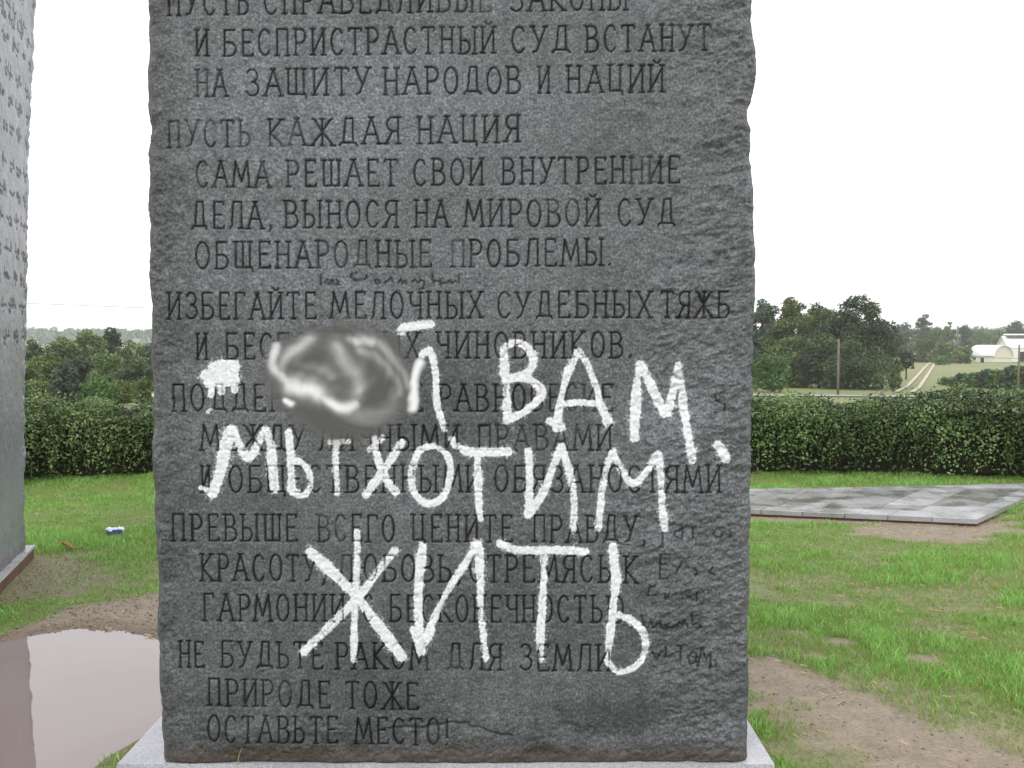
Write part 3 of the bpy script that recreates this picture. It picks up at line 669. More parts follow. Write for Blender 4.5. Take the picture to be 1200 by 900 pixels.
# local frame: face normal -Y, +X runs from the near end to the far end
ang = math.atan2(-dv.y, -dv.x)
near_pt = Vector((fx_, fy_, 0))+dv*LL
lroot = tag(empty('standing_stone', (near_pt.x, near_pt.y, plz), ang), 'paler granite slab seen edge on at left, carved with Arabic text', 'monument stone')
zl_ = np.concatenate([np.arange(.0, 4.0, .009), np.linspace(4.03, 4.83, 12)])
xn = 240; sl = np.linspace(0, 1, xn)
def far_edge(z):                                                      # outline measured along the right rim
    vs = np.array([641, 600, 500, 450, 300, 200, 100, 38, 0, -60]); us = np.array([30, 30, 30.5, 31, 33, 35.5, 38.5, 41, 42.5, 43])
    out = []
    for u, v in zip(us, vs):
        a, y, zr_ = ray(u, v)
        # intersect the ray with the vertical face plane
        p = Vector((fx_, fy_)); d2 = Vector((-dv.x, -dv.y)); 
        den = a*d2.y-y*d2.x; t = (p.x*d2.y-p.y*d2.x)/den
        X, Y = a*t, y*t
        out.append((EYE+zr_*t-plz, LL+(X-p.x)*d2.x+(Y-p.y)*d2.y))
    out.sort(); return np.interp(z, [o[0] for o in out], [o[1] for o in out])
xe = far_edge(zl_)+(fbm(zl_*10, zl_*0, 4, 401)-.5)*.014
xs0 = (fbm(zl_*14, zl_*0, 3, 411)-.5)*.03
XL = xs0[:, None]+(xe-xs0)[:, None]*sl[None]; ZL = np.repeat(zl_[:, None], xn, 1)
dl = np.minimum(XL-xs0[:, None], xe[:, None]-XL)
rl = (fbm(XL*2, ZL*2, 3, 421)-.5)*.012+(fbm(XL*22, ZL*22, 3, 431)-.5)*.004
rgh = sstep(.22, .05, dl); rl += rgh*(fbm(XL*14, ZL*14, 3, 441)-.5)*.03
rl -= (1-sstep(0, .04, dl))*.015
rnd = random.Random(5); ar = []
def arab_word(x, z, wd):
    """one joined word of script: a wavy base line, tall strokes, bowls and dots"""
    s = [[]]; n = max(3, int(wd/.035)); pts = []
    for i in range(n+1):
        xx = x+wd*i/n; pts.append((xx, z+rnd.choice((0, .004, .012, .022))))
    ar.append(pts)
    for i in range(n):
        xx = x+wd*(i+.5)/n; q = rnd.random()
        if q < .16: ar.append([(xx, z), (xx+.004, z+.06)])
        elif q < .5: ar.append([(xx+.02*math.cos(a), z-.012+.022*math.sin(a)) for a in np.linspace(math.pi, 2*math.pi, 6)])
        elif q < .65: ar.append([(xx+.016*math.cos(a), z+.018+.016*math.sin(a)) for a in np.linspace(0, 2*math.pi, 8)])
        if rnd.random() < .25: ar.append([(xx, z+rnd.choice((-.035, .050))), (xx+.008, z+rnd.choice((-.033, .057)))])
for v in (-50, -18, 14, 28, 55, 93, 126, 157, 200, 232, 263, 298, 330, 362, 398):
    a, y, zr_ = ray(36, v); t = float(fy_/y); z = EYE+float(zr_)*t-plz
    x = float(np.interp(z, zl_, xe))-.10                               # the script starts at the far rim and runs left
    while x > .3:
        wd = rnd.uniform(.08, .22); arab_word(x-wd, z, wd); x -= wd+rnd.uniform(.07, .13)
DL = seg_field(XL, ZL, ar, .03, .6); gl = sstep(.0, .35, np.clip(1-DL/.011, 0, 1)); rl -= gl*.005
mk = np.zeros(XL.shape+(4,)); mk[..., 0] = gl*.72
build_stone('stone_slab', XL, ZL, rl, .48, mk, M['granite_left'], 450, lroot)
lp = tag(empty('stone_plinth', (near_pt.x, near_pt.y, 0), ang), 'low plinth with red clay stained side under the pale slab at left', 'plinth')
MB().box(-.1, LL+.08, -.05, .58, plz-.018, plz-.003, .003).build('top_slab', M['plinth_top'], lp)
MB().box(-.09, LL+.07, -.04, .57, -.12, plz-.018).build('footing', M['clay_side'], lp)

# ------------------------------------------------------------------ flat tablet of paving in the grass on the right
TZ = .06
def tg(u, v): x, y = at_ground(u, v, TZ); return Vector((float(x), float(y), 0))
A = tg(884, 597); B = tg(1145, 608.5); Cc = tg(1240, 566); Dd_ = tg(884, 573)
A = A+(A-B)*.55; Dd_ = Dd_+(Dd_-Cc)*.35
cen = (A+B+Cc+Dd_)/4
tb = tag(empty('stone_tablet', (cen.x, cen.y, 0)), 'large flat wet stone tablet laid level in the lawn right of the slab', 'stone tablet')
def Q4(s, t): p = A*(1-s)*(1-t)+B*s*(1-t)+Cc*s*t+Dd_*(1-s)*t; return p-cen
def slabpiece(s0, s1, t0, t1, mat, z0, z1, g=.004):
    m = MB(); c = [Q4(s0, t0), Q4(s1, t0), Q4(s1, t1), Q4(s0, t1)]; mid = sum(c, Vector())/4
    lo = [p+(mid-p).normalized()*g for p in c]; up = [p+(mid-p).normalized()*(g+.004) for p in c]
    m.v = [(p.x, p.y, z0) for p in lo]+[(p.x, p.y, z1-.004) for p in lo]+[(p.x, p.y, z1) for p in up]
    m.f = [(3, 2, 1, 0), (8, 9, 10, 11)]+[(a+4*r, (a+1) % 4+4*r, (a+1) % 4+4+4*r, a+4+4*r) for r in (0, 1) for a in range(4)]
    return m.build('tile', mat, tb)
m = MB(); c = [Q4(.005, .01), Q4(.995, .01), Q4(.995, .99), Q4(.005, .99)]
m.v = [(p.x, p.y, -.12) for p in c]+[(p.x, p.y, TZ-.04) for p in c]; m.f = [(3, 2, 1, 0), (4, 5, 6, 7)]+[(a, (a+1) % 4, (a+1) % 4+4, a+4) for a in range(4)]
m.build('base_course', M['clay_side'], tb)
bw = .06; bh = .14
for i in range(8):
    slabpiece(i/8, (i+1)/8, 0, bh, M['tile_light'], TZ-.04, TZ+random.uniform(-.003, .003))
    slabpiece(i/8, (i+1)/8, 1-bh, 1, M['tile_light'], TZ-.04, TZ+random.uniform(-.003, .003))
for i in range(3):
    t0 = bh+(1-2*bh)*i/3; t1 = bh+(1-2*bh)*(i+1)/3
    slabpiece(0, bw, t0, t1, M['tile_light'], TZ-.04, TZ); slabpiece(1-bw, 1, t0, t1, M['tile_light'], TZ-.04, TZ)
rt = random.Random(3); x = bw
while x < 1-bw-1e-6:
    x2 = min(x+rt.uniform(.09, .16), 1-bw)
    if 1-bw-x2 < .05: x2 = 1-bw
    ts = [bh, bh+.2+rt.uniform(-.04, .04), bh+.45+rt.uniform(-.05, .05), 1-bh]
    for t0, t1 in zip(ts[:-1], ts[1:]):
        slabpiece(x, x2, t0, t1, M['tile'] if rt.random() < .62 else M['tile_light'], TZ-.04, TZ-rt.uniform(.002, .008))
    x = x2

# ------------------------------------------------------------------ leaf clouds
def leaf_quads(P_, size, nrm=None, aspect=.55, tint=None, seed=0, spread=1.0):
    """each leaf a slightly folded rhombus: 4 verts, 2 triangles"""
    r = np.random.default_rng(seed); n = len(P_)
    d = r.normal(size=(n, 3)); d /= np.linalg.norm(d, axis=1)[:, None]
    if nrm is None: nrm = r.normal(size=(n, 3))
    else: nrm = nrm+r.normal(size=(n, 3))*spread
    a = np.cross(nrm, d); a /= np.linalg.norm(a, axis=1)[:, None]+1e-9
    b = np.cross(a, nrm); b /= np.linalg.norm(b, axis=1)[:, None]+1e-9
    nn = nrm/(np.linalg.norm(nrm, axis=1)[:, None]+1e-9)
    L = (size*r.uniform(.6, 1.35, n))[:, None]
    v = np.stack([P_-a*L*.5, P_+b*L*.5*aspect-nn*L*.08, P_+a*L*.5, P_-b*L*.5*aspect-nn*L*.08], 1).reshape(-1, 3)
    i = np.arange(n)*4
    T = np.concatenate([np.stack([i, i+2, i+1], 1), np.stack([i, i+3, i+2], 1)])
    if tint is None: tint = r.uniform(0, 1, n)
    t4 = np.repeat(np.clip(tint, 0, 1), 4); col = np.stack([t4, t4, t4, np.ones_like(t4)], 1)
    return v, T, col
def tree(X, Y, top, wid, mat, label, cat='tree', group=None, low=.12, airy=.0, leafpx=3.0, name=None, seed=0, dens=1.0, trunk=True):
    r = np.random.default_rng(seed); zb = H(X, Y); h = top-zb; dist = math.hypot(X, Y)
    px_ = dist/FPX; rx = wid/2; crown_lo = h*low; ch = h-crown_lo
    ncl = int(46+6*airy); centres = []
    lobes = []
    for i in range(ncl):
        f = (i+.5)/ncl; zc = crown_lo+ch*(.08+.80*r.uniform()**.85)
        prof = math.sin(math.pi*min(.97, max(.12, (zc-crown_lo)/ch*.80+.16)))**.55
        a = r.uniform(0, 2*math.pi); rr = rx*.84*prof*math.sqrt(r.uniform())
        lobes.append((rr*math.cos(a), rr*math.sin(a), zc, rx*r.uniform(.20, .38)*(1-.55*airy*min(1, max(0, (zc-crown_lo)/ch-.35)*2))))
    lobes.append((0, 0, h-rx*.26, rx*.28))
    area = (wid/px_)*(ch/px_); n = int(min(26000, max(500, area*1.9*dens)))
    L = np.array(lobes); wts = L[:, 3]**2; k_ = r.choice(len(L), n, p=wts/wts.sum())
    d = r.normal(size=(n, 3)); d /= np.linalg.norm(d, axis=1)[:, None]
    rad = r.uniform(.55, 1.12, n)[:, None]
    pts = L[k_, :3]+d*rad*L[k_, 3][:, None]*np.array([1.15, 1.15, .85])
    pts[:, 2] = np.maximum(pts[:, 2], .1)
    lobe_t = r.uniform(-.34, .34, len(L))[k_]
    tint = .45+lobe_t+r.normal(size=n)*.16
    v, T, col = leaf_quads(pts, px_*leafpx, d, .7, tint, seed+1, .8)
    nm = name or ('shrub' if cat == 'shrub' else 'broadleaf_tree')
    root = tag(empty(nm, (X, Y, zb)), label, cat, group)
    link('foliage' if cat == 'shrub' else 'crown', npmesh('crown', v, None, T, attr=col), mat, root)
    if trunk:
        m = MB(); tr = max(.02, h*.022)
        m.tube([(0, 0, -.15), (h*.01, 0, h*.3), (-h*.01, h*.01, h*.6), (0, 0, h*.85)], [tr*1.3, tr, tr*.6, tr*.15], 7)
        for i in r.choice(len(L)-1, 9, replace=False):
            x, y, z, _ = L[i]; z0_ = h*r.uniform(.15, .4); z0_ = min(z0_, z*.8)
            m.tube([(0, 0, z0_), (x*.45, y*.45, z0_+(z-z0_)*.6), (x, y, z)], [tr*.55, tr*.35, tr*.08], 5)
        m.build('trunk', M['bark'], root, True)
    return root
def T_(u, D, vt, wpx, mat, label, **k_):
    X = (u-600)/FPX*D; top = EYE+(395-vt)/FPX*D
    return tree(X, D, top, wpx/FPX*D, M[mat], label, seed=int(u*7+D), **k_)
# right of the slab, middle distance
T_(893, 97, 350, 44, 'leaf_blue', 'grey green tree showing first right of the slab above the hedge')
T_(925, 92, 347.5, 50, 'leaf_light', 'yellow green tree with pointed tops right of the slab')
T_(956, 101, 354, 46, 'leaf_mid', 'rounded olive tree between the yellow green tree and the big dark tree')
T_(1004, 88, 344, 92, 'leaf_dark', 'big dark spreading tree with sky showing through its top', airy=1.0, low=.1, dens=1.0)
T_(960, 86, 386, 62, 'leaf_dark', 'low dark tree left of the utility pole', low=.02)
T_(1034, 92, 376, 44, 'leaf_mid', 'green tree leaning out at the right flank of the big dark tree', low=.04)
T_(1000, 82, 398, 78, 'leaf_dark', 'dark undergrowth tree at the foot of the big dark tree', low=-.03)
T_(930, 88, 392, 60, 'leaf_mid', 'green undergrowth tree below the yellow green tree', low=-.03)
T_(982, 94, 366, 56, 'leaf_blue', 'bluish tree filling the gap behind the utility pole', low=.0)
T_(903, 72, 415, 50, 'leaf_bright', 'bright green leafy thicket just right of the slab beyond the hedge', cat='shrub', low=.0, trunk=False)
T_(878, 75, 425, 40, 'leaf_bright', 'small bright green thicket half hidden by the slab', cat='shrub', low=.0, trunk=False)
T_(1062, 112, 410, 18, 'leaf_blue', 'small round tree on a bare stem beside the field track', low=.34, dens=1.6)
T_(1047, 100, 424, 14, 'leaf_light', 'small yellow green sapling left of the round tree', low=.1, dens=1.4)
T_(1048, 84, 437, 20, 'leaf_mid', 'low olive bush at the right foot of the dark tree', cat='shrub', low=.0, trunk=False)
# far tree line on the right
far = [(1046, 300, 381, 22, 'leaf_blue', 'far grey tree first right of the big dark tree'), (1060, 290, 377, 26, 'leaf_blue', 'far bluish tree behind the small round tree'),
       (1083, 280, 368, 26, 'leaf_dark', 'tallest far tree in the distant tree line at right', ), (1100, 250, 383, 34, 'leaf_mid', 'broad olive far tree beyond the end of the track'),
       (1112, 280, 377, 15, 'leaf_dark', 'narrow dark far tree just left of the distant pole'), (1130, 290, 380, 20, 'leaf_blue', 'far bluish tree just right of the distant pole'),
       (1146, 330, 385, 34, 'leaf_mid', 'low far tree left of the cream house roof'), (1166, 340, 386, 34, 'leaf_light', 'pale far tree above the cream house roof'),
       (1191, 330, 375, 28, 'leaf_blue', 'far dome shaped tree above the white barn roof'), (1216, 330, 381, 34, 'leaf_dark', 'far dark tree at the right frame edge')]
for u, D_, vt, wp, mt, lb in far: T_(u, D_, vt, wp, mt, lb, group='far tree line', low=.0, leafpx=2.3, dens=1.3, airy=.5 if mt == 'leaf_dark' else 0)
T_(1085, 215, 398, 44, 'leaf_mid', 'broad green bush line end behind the small white shed', cat='shrub', low=0, trunk=False)
T_(1108, 205, 402, 34, 'leaf_mid', 'mid green bush where the field track ends', cat='shrub', low=0, trunk=False)
T_(1128, 195, 405, 26, 'leaf_light', 'light green bush left of the cream house', cat='shrub', low=0, trunk=False)
T_(1104, 180, 417, 18, 'leaf_bright', 'tiny bush at the top of the field track', cat='shrub', low=0, trunk=False)
# dark planted row in front of the house
ORD = ['first', 'second', 'third', 'fourth', 'fifth', 'sixth', 'seventh', 'eighth', 'ninth', 'tenth', 'eleventh', 'twelfth', 'thirteenth']
ROWL = ['%s bush from the left in the planted row below the white buildings' % o for o in ORD]
for i in range(13):
    f = i/12; u = 1112+f*112; D_ = 98-20*f
    vt = 442-f*19+1.5*math.sin(i*2.1)
    T_(u, D_, vt, 22, ('leaf_bright', 'leaf_mid', 'leaf_blue')[i % 3], ROWL[i], cat='shrub', group='bushes of the planted row', low=0, trunk=False, dens=1.6)
# left gap between the two stones
T_(38, 70, 397, 36, 'leaf_dark', 'dark tree touching the edge of the left stone', low=.05)
T_(72, 78, 393, 46, 'leaf_mid', 'lower green tree second from the left stone', low=.05)
T_(101, 82, 385, 50, 'leaf_mid', 'tall full green tree in the middle of the left gap', low=.05)
T_(130, 86, 383, 40, 'leaf_dark', 'tall dark tree with a ragged top in the left gap', low=.05, airy=.7)
T_(152, 76, 398, 44, 'leaf_mid', 'dull green tree beside the dark slab in the left gap', low=.03)
T_(176, 80, 401, 40, 'leaf_blue', 'greyish tree half hidden behind the left edge of the dark slab', low=.03)
T_(75, 42, 424, 34, 'leaf_blue', 'small blue green bush tree above the left hedge', cat='shrub', low=.02)
T_(44, 44, 445, 46, 'leaf_mid', 'low green bush by the left stone above the hedge', cat='shrub', low=.0, trunk=False)
T_(108, 44, 446, 50, 'leaf_bright', 'bright green bush right of the blue green bush', cat='shrub', low=.0, trunk=False)
T_(140, 46, 447, 48, 'leaf_light', 'yellowish bush above the left hedge near the dark slab', cat='shrub', low=.0, trunk=False)
T_(168, 44, 441, 22, 'leaf_light', 'yellow green bush touching the dark slab on its left', cat='shrub', low=.0, trunk=False)
T_(20, 60, 420, 50, 'leaf_mid', 'green tree hidden mostly behind the left stone', low=.0)
T_(60, 62, 412, 44, 'leaf_light', 'low yellow green tree filling the gap behind the left hedge', low=-.02)
T_(92, 66, 415, 52, 'leaf_dark', 'dark thicket tree under the tall full green tree at left', low=-.02)
T_(126, 64, 414, 52, 'leaf_mid', 'dull green thicket tree under the tall dark tree at left', low=-.02)
T_(158, 62, 418, 48, 'leaf_dark', 'dark thicket tree close to the slab behind the left hedge', low=-.02)
# behind the slab: seen from a step to the side
for i, (u, D_, vt, wp) in enumerate([(210, 85, 392, 60), (255, 92, 388, 60), (310, 100, 386, 60), (370, 110, 388, 60), (700, 120, 380, 60), (770, 110, 372, 80), (830, 100, 362, 80), (866, 99, 356, 60)]):
    T_(u, D_, vt, wp, ('leaf_mid', 'leaf_dark')[i % 2], 'tree hidden behind the dark inscribed slab', group='trees behind the slab', low=-.02, leafpx=3.6, dens=.8)

def far_woods():
    r = np.random.default_rng(77); pts = []; N = 9000
    a = r.uniform(-.75, .75, N); d = r.uniform(700, 1300, N)
    X = np.sin(a)*d; Y = np.cos(a)*d; z = height(X, Y)+r.uniform(0, 9, N)
    keep = fbm(X/60, Y/60, 3, 88) > .40
    pts = np.stack([X, Y, z], 1)[keep]
    v, T, col = leaf_quads(pts, 7.0, None, .8, None, 78)
    tag(link('far_woods', npmesh('far_woods', v, None, T, attr=col), M['leaf_blue']), 'hazy wooded ridge low on the horizon', 'woods', kind='stuff')
far_woods()

# ------------------------------------------------------------------ hedges
def hedge(path, hfun, depth, seed, label, dens=2600):
    r = np.random.default_rng(seed); path = np.array(path, float)
    seg = np.hypot(*np.diff(path, axis=0).T); cum = np.r_[0, np.cumsum(seg)]; L = cum[-1]
    root = tag(empty('hedge', (path[:, 0].mean(), path[:, 1].mean(), 0)), label, 'hedge')
    off = np.array([path[:, 0].mean(), path[:, 1].mean(), 0])
    def pos(s): return np.stack([np.interp(s, cum, path[:, 0]), np.interp(s, cum, path[:, 1])], 1)
    def frame(s):
        d = pos(np.clip(s+.05, 0, L))-pos(np.clip(s-.05, 0, L)); d /= np.linalg.norm(d, axis=1)[:, None]+1e-9
        return d, np.stack([d[:, 1], -d[:, 0]], 1)                   # normal towards the camera
    n = int(L*dens*3.0)
    s = r.uniform(0, L, n); q = r.uniform(0, 1, n)                    # q runs up the front, over the top, down the back
    hh = hfun(s); p = pos(s); d, nr = frame(s)
    th = math.pi*q; ct, st_ = np.cos(th), np.sin(th)                  # a rounded loaf section: front, top, back
    fo = np.sign(ct)*np.abs(ct)**.55; fz = st_**.5
    lump = fbm(s*3.3, q*5, 4, seed)-.5
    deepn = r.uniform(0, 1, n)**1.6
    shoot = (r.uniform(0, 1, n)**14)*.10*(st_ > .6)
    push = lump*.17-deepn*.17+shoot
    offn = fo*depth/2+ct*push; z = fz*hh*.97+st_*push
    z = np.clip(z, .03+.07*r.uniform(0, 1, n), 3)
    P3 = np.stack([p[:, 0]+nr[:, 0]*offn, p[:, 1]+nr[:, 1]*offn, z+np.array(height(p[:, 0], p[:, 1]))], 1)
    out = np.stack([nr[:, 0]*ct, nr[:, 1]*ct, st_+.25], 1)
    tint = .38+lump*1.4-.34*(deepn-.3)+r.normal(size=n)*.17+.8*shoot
    v, T, col = leaf_quads(P3-off, .038, out, .55, tint, seed+2, .85)
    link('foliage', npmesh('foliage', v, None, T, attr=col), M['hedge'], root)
    # dark woody inside
    ns_ = int(L/.15); sN = np.linspace(.02, L-.02, ns_); pN = pos(sN); dN, nN = frame(sN); hN = hfun(sN)
    pf = [(.28, .03), (.34, .42), (.20, .70), (-.20, .70), (-.34, .42), (-.28, .03)]; v = []
    for i in range(ns_):
        for o_, z_ in pf: v.append((pN[i, 0]+nN[i, 0]*o_*depth*.8-off[0], pN[i, 1]+nN[i, 1]*o_*depth*.8-off[1], z_*hN[i]+H(pN[i, 0], pN[i, 1])))
    f = [(i*6+k, (i+1)*6+k, (i+1)*6+(k+1) % 6, i*6+(k+1) % 6) for i in range(ns_-1) for k in range(6)]
    me = bpy.data.meshes.new('woody_core'); me.from_pydata(v, [], f+[tuple(range(6)), tuple(range((ns_-1)*6, ns_*6))[::-1]]); link('woody_core', me, M['twig'], root)
    m = MB()
    for i in range(int(L*9)):
        s0 = r.uniform(0, L); p0 = pos(np.array([s0]))[0]; _, n0 = frame(np.array([s0])); n0 = n0[0]
        a = r.uniform(-.3, .3); o0 = r.uniform(.2, .42)*depth; g_ = H(p0[0], p0[1])
        m.tube([(p0[0]+n0[0]*o0*.6-off[0], p0[1]+n0[1]*o0*.6-off[1], g_), (p0[0]+n0[0]*o0+a*.3-off[0], p0[1]+n0[1]*o0-off[1], g_+.35)], [.008, .004], 4)
    m.build('stems', M['bark'], root)['kind'] = 'stuff'
def hp(u, v, push=.40): x, y = at_ground(u, v); return (float(x), float(y)+push)
lpath = [(-10.5, 8.0), hp(-260, 600), hp(-120, 583), hp(30, 566), hp(172, 558), hp(290, 554), (-1.2, 11.9)]
lpath = lpath[::1]
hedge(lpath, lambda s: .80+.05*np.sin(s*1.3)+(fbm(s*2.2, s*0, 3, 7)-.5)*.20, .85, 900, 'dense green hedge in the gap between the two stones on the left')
rpath = [(-1.1, 11.9), (.3, 11.95), (1.5, 11.8), hp(885, 556), hp(1000, 558), hp(1100, 560), hp(1200, 562), hp(1330, 572), (8.6, 10.6), (10.5, 9.4)]
cumr = np.r_[0, np.cumsum(np.hypot(*np.diff(np.array(rpath), axis=0).T))]
hx = np.array([p[0] for p in rpath])
def rh(s):
    X = np.interp(s, cumr, hx); u = 600+X/11.3*FPX
    return np.interp(u, [600, 885, 940, 1000, 1045, 1075, 1110, 1200, 1400], [.84, .89, .86, .85, .87, .96, 1.0, .99, .98])+(fbm(s*2.4, s*0, 3, 17)-.5)*.11
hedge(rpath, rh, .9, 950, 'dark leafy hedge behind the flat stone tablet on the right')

# ------------------------------------------------------------------ grass, straw, gravel
def blades(N, seed, xr_, yr_, dens_pow):
    r = np.random.default_rng(seed)
    x = r.uniform(*xr_, N); y = r.uniform(*yr_, N); return x, y, r
def scatter_grass():
    r = np.random.default_rng(31)
    N = 1150000; y = 2.4+(12.9-2.4)*r.uniform(0, 1, N)**.8; lim = .60*y+1.2; x = r.uniform(-1, 1, N)*lim
    dist = np.hypot(x, y)
    keep = r.uniform(0, 1, N) < np.clip(4.2/dist, .25, 1)
    # behind the slab only thinly
    beh = (np.abs(x*FACE/y+.19) < .88) & (y > FACE)
    keep &= ~beh | (r.uniform(0, 1, N) < .6)
    x, y = x[keep], y[keep]
    c = cover(x, y); sp = inpoly_sd(x, y, PUDDLE)+(fbm(x*3, y*3, 3, 51)-.5)*.16
    k = r.uniform(0, 1, len(x)) < np.clip(1.04-c*1.10, .0, 1)*sstep(-.02, .06, sp)
    def inq(x, y, poly): return inpoly_sd(x, y, poly) < .0
    tab = [(p.x, p.y) for p in (A, B, Cc, Dd_)]
    k &= ~inq(x, y, tab)
    k &= ~((x > x0-.005) & (x < x1+.005) & (y > y0-.005) & (y < y1))
    # footprint of the left plinth
    ca, sa = math.cos(ang), math.sin(ang); lx = (x-near_pt.x)*ca+(y-near_pt.y)*sa; ly = -(x-near_pt.x)*sa+(y-near_pt.y)*ca
    k &= ~((lx > -.1) & (lx < LL+.08) & (ly > -.05) & (ly < .58))
    x, y, c = x[k], y[k], c[k]; n = len(x); dist = np.hypot(x, y)
    lush = fbm(x*1.2, y*1.2, 4, 91); cl = fbm(x*6, y*6, 3, 95)
    left = x < -1; 
    hgt = .82*(.018+.040*sstep(.35, .7, lush)+.022*sstep(.45, .7, cl))*(1-.55*c)*r.uniform(.55, 1.3, n)
    hgt *= np.where(left, np.clip((y-4.8)*.4, .5, 1.0), 1)
    wd = (.0028+.0005*dist)*r.uniform(.7, 1.3, n)
    az = r.uniform(0, 2*math.pi, n); lean = r.uniform(.1, 1.0, n)*hgt
    z = height(x, y)-.004
    dx, dy = np.cos(az), np.sin(az); ax_ = r.uniform(0, 2*math.pi, n); wx, wy = np.cos(ax_)*wd/2, np.sin(ax_)*wd/2
    v = np.stack([np.stack([x-wx, y-wy, z], 1), np.stack([x+wx, y+wy, z], 1),
                  np.stack([x+wx*.7+dx*lean*.35, y+wy*.7+dy*lean*.35, z+hgt*.6], 1), np.stack([x-wx*.7+dx*lean*.35, y-wy*.7+dy*lean*.35, z+hgt*.6], 1),
                  np.stack([x+dx*lean, y+dy*lean, z+hgt], 1)], 1).reshape(-1, 3)
    i = np.arange(n)*5
    q = np.stack([i, i+1, i+2, i+3], 1); t = np.stack([i+3, i+2, i+4], 1)
    tint = .55+.6*(lush-.45)+.5*(cl-.5)-.40*c+r.normal(size=n)*.21
    tint = np.where(r.uniform(0, 1, n) < .05+.25*c, r.uniform(0, .2, n), tint)
    yel = np.where(left, .03, .0); tint = tint+yel
    t5 = np.repeat(np.clip(tint, 0, 1), 5); col = np.stack([t5, t5, t5, np.ones_like(t5)], 1)
    print('grass blades', n)
    tag(link('grass', npmesh('grass', v, q, t, attr=col), M['grass']), 'short lush green lawn grass around the stones', 'grass', kind='stuff')
scatter_grass()
def icoverts():
    p = (1+5**.5)/2; v = np.array([(-1, p, 0), (1, p, 0), (-1, -p, 0), (1, -p, 0), (0, -1, p), (0, 1, p), (0, -1, -p), (0, 1, -p), (p, 0, -1), (p, 0, 1), (-p, 0, -1), (-p, 0, 1)])/math.hypot(1, p)
    f = np.array([(0, 11, 5), (0, 5, 1), (0, 1, 7), (0, 7, 10), (0, 10, 11), (1, 5, 9), (5, 11, 4), (11, 10, 2), (10, 7, 6), (7, 1, 8), (3, 9, 4), (3, 4, 2), (3, 2, 6), (3, 6, 8), (3, 8, 9), (4, 9, 5), (2, 4, 11), (6, 2, 10), (8, 6, 7), (9, 8, 1)])
    return v, f
def stones(name, N, polys, size, seed, label, spread=.05, smin=.3):
    r = np.random.default_rng(seed); X = []; Y = []
    for poly, share in polys:
        p = np.array(poly); lo = p.min(0)-.1; hi_ = p.max(0)+.1; need = int(N*share); x = r.uniform(lo[0], hi_[0], need*6); y = r.uniform(lo[1], hi_[1], need*6)
        k = (inpoly_sd(x, y, poly)+(fbm(x*3, y*3, 3, 5)-.5)*.3 < spread) & (y > 2)
        X.append(x[k][:need]); Y.append(y[k][:need])
    x = np.concatenate(X); y = np.concatenate(Y)
    k = ~((x > x0-.02) & (x < x1+.02) & (y > y0-.02) & (y < y1)) & (inpoly_sd(x, y, [(p.x, p.y) for p in (A, B, Cc, Dd_)]) > .02)
    x, y = x[k], y[k]; n = len(x)
    s = size*(smin+(1-smin)*r.uniform(0, 1, n)**2.5); iv, fi = icoverts()
    jit = 1+r.normal(size=(n, 12, 1))*.14
    sc = r.uniform(.6, 1.3, (n, 1, 3))*np.array([1, 1, .65]); V = iv[None]*jit*sc*s[:, None, None]
    V = V+np.stack([x, y, height(x, y)+s*.15], 1)[:, None, :]
    F = (fi[None]+(np.arange(n)*12)[:, None, None]).reshape(-1, 3)
    t = np.repeat(r.uniform(0, 1, n), 12); col = np.stack([t, t, t, np.ones_like(t)], 1)
    tag(link(name, npmesh(name, V.reshape(-1, 3), None, F, attr=col), M['gravel']), label, 'gravel', kind='stuff')
stones('gravel', 3200, [(DIRT_L, .8), (DIRT_L2, .2)], .009, 61, 'brown gravel and grit along the far rim of the puddle')
stones('gravel', 1000, [(DIRT_R2, .30), (DIRT_R, .70)], .007, 62, 'fine gravel and grit in the bare dirt on the right')
def straw():
    r = np.random.default_rng(63); n = 5200
    x = r.uniform(-5, 5, n); y = r.uniform(3, 9, n); c = cover(x, y); k = (r.uniform(0, 1, n) < .12+.9*c) & (inpoly_sd(x, y, PUDDLE) > .02)
    k &= ~((x > x0-.02) & (x < x1+.02) & (y > y0-.02) & (y < y1)) & (inpoly_sd(x, y, [(p.x, p.y) for p in (A, B, Cc, Dd_)]) > .03)
    x, y = x[k], y[k]; n = len(x); a = r.uniform(0, math.pi, n); L = r.uniform(.012, .045, n); z = height(x, y)+.006
    dx, dy = np.cos(a)*L/2, np.sin(a)*L/2; wx, wy = -np.sin(a)*.0012, np.cos(a)*.0012
    v = np.stack([np.stack([x-dx, y-dy, z-.003], 1), np.stack([x+dx+wx, y+dy+wy, z+.004], 1), np.stack([x+dx-wx, y+dy-wy, z+.009], 1), np.stack([x-dx-wx, y-dy-wy, z+.003], 1)], 1).reshape(-1, 3)
    t4 = np.repeat(r.uniform(0, 1, n), 4); col = np.stack([t4, t4, t4, np.ones_like(t4)], 1)
    tag(link('straw', npmesh('straw', v, np.arange(n*4).reshape(-1, 4), attr=col), M['straw']), 'dry straw and dead blades lying on the bare patches', 'straw', kind='stuff')
straw()

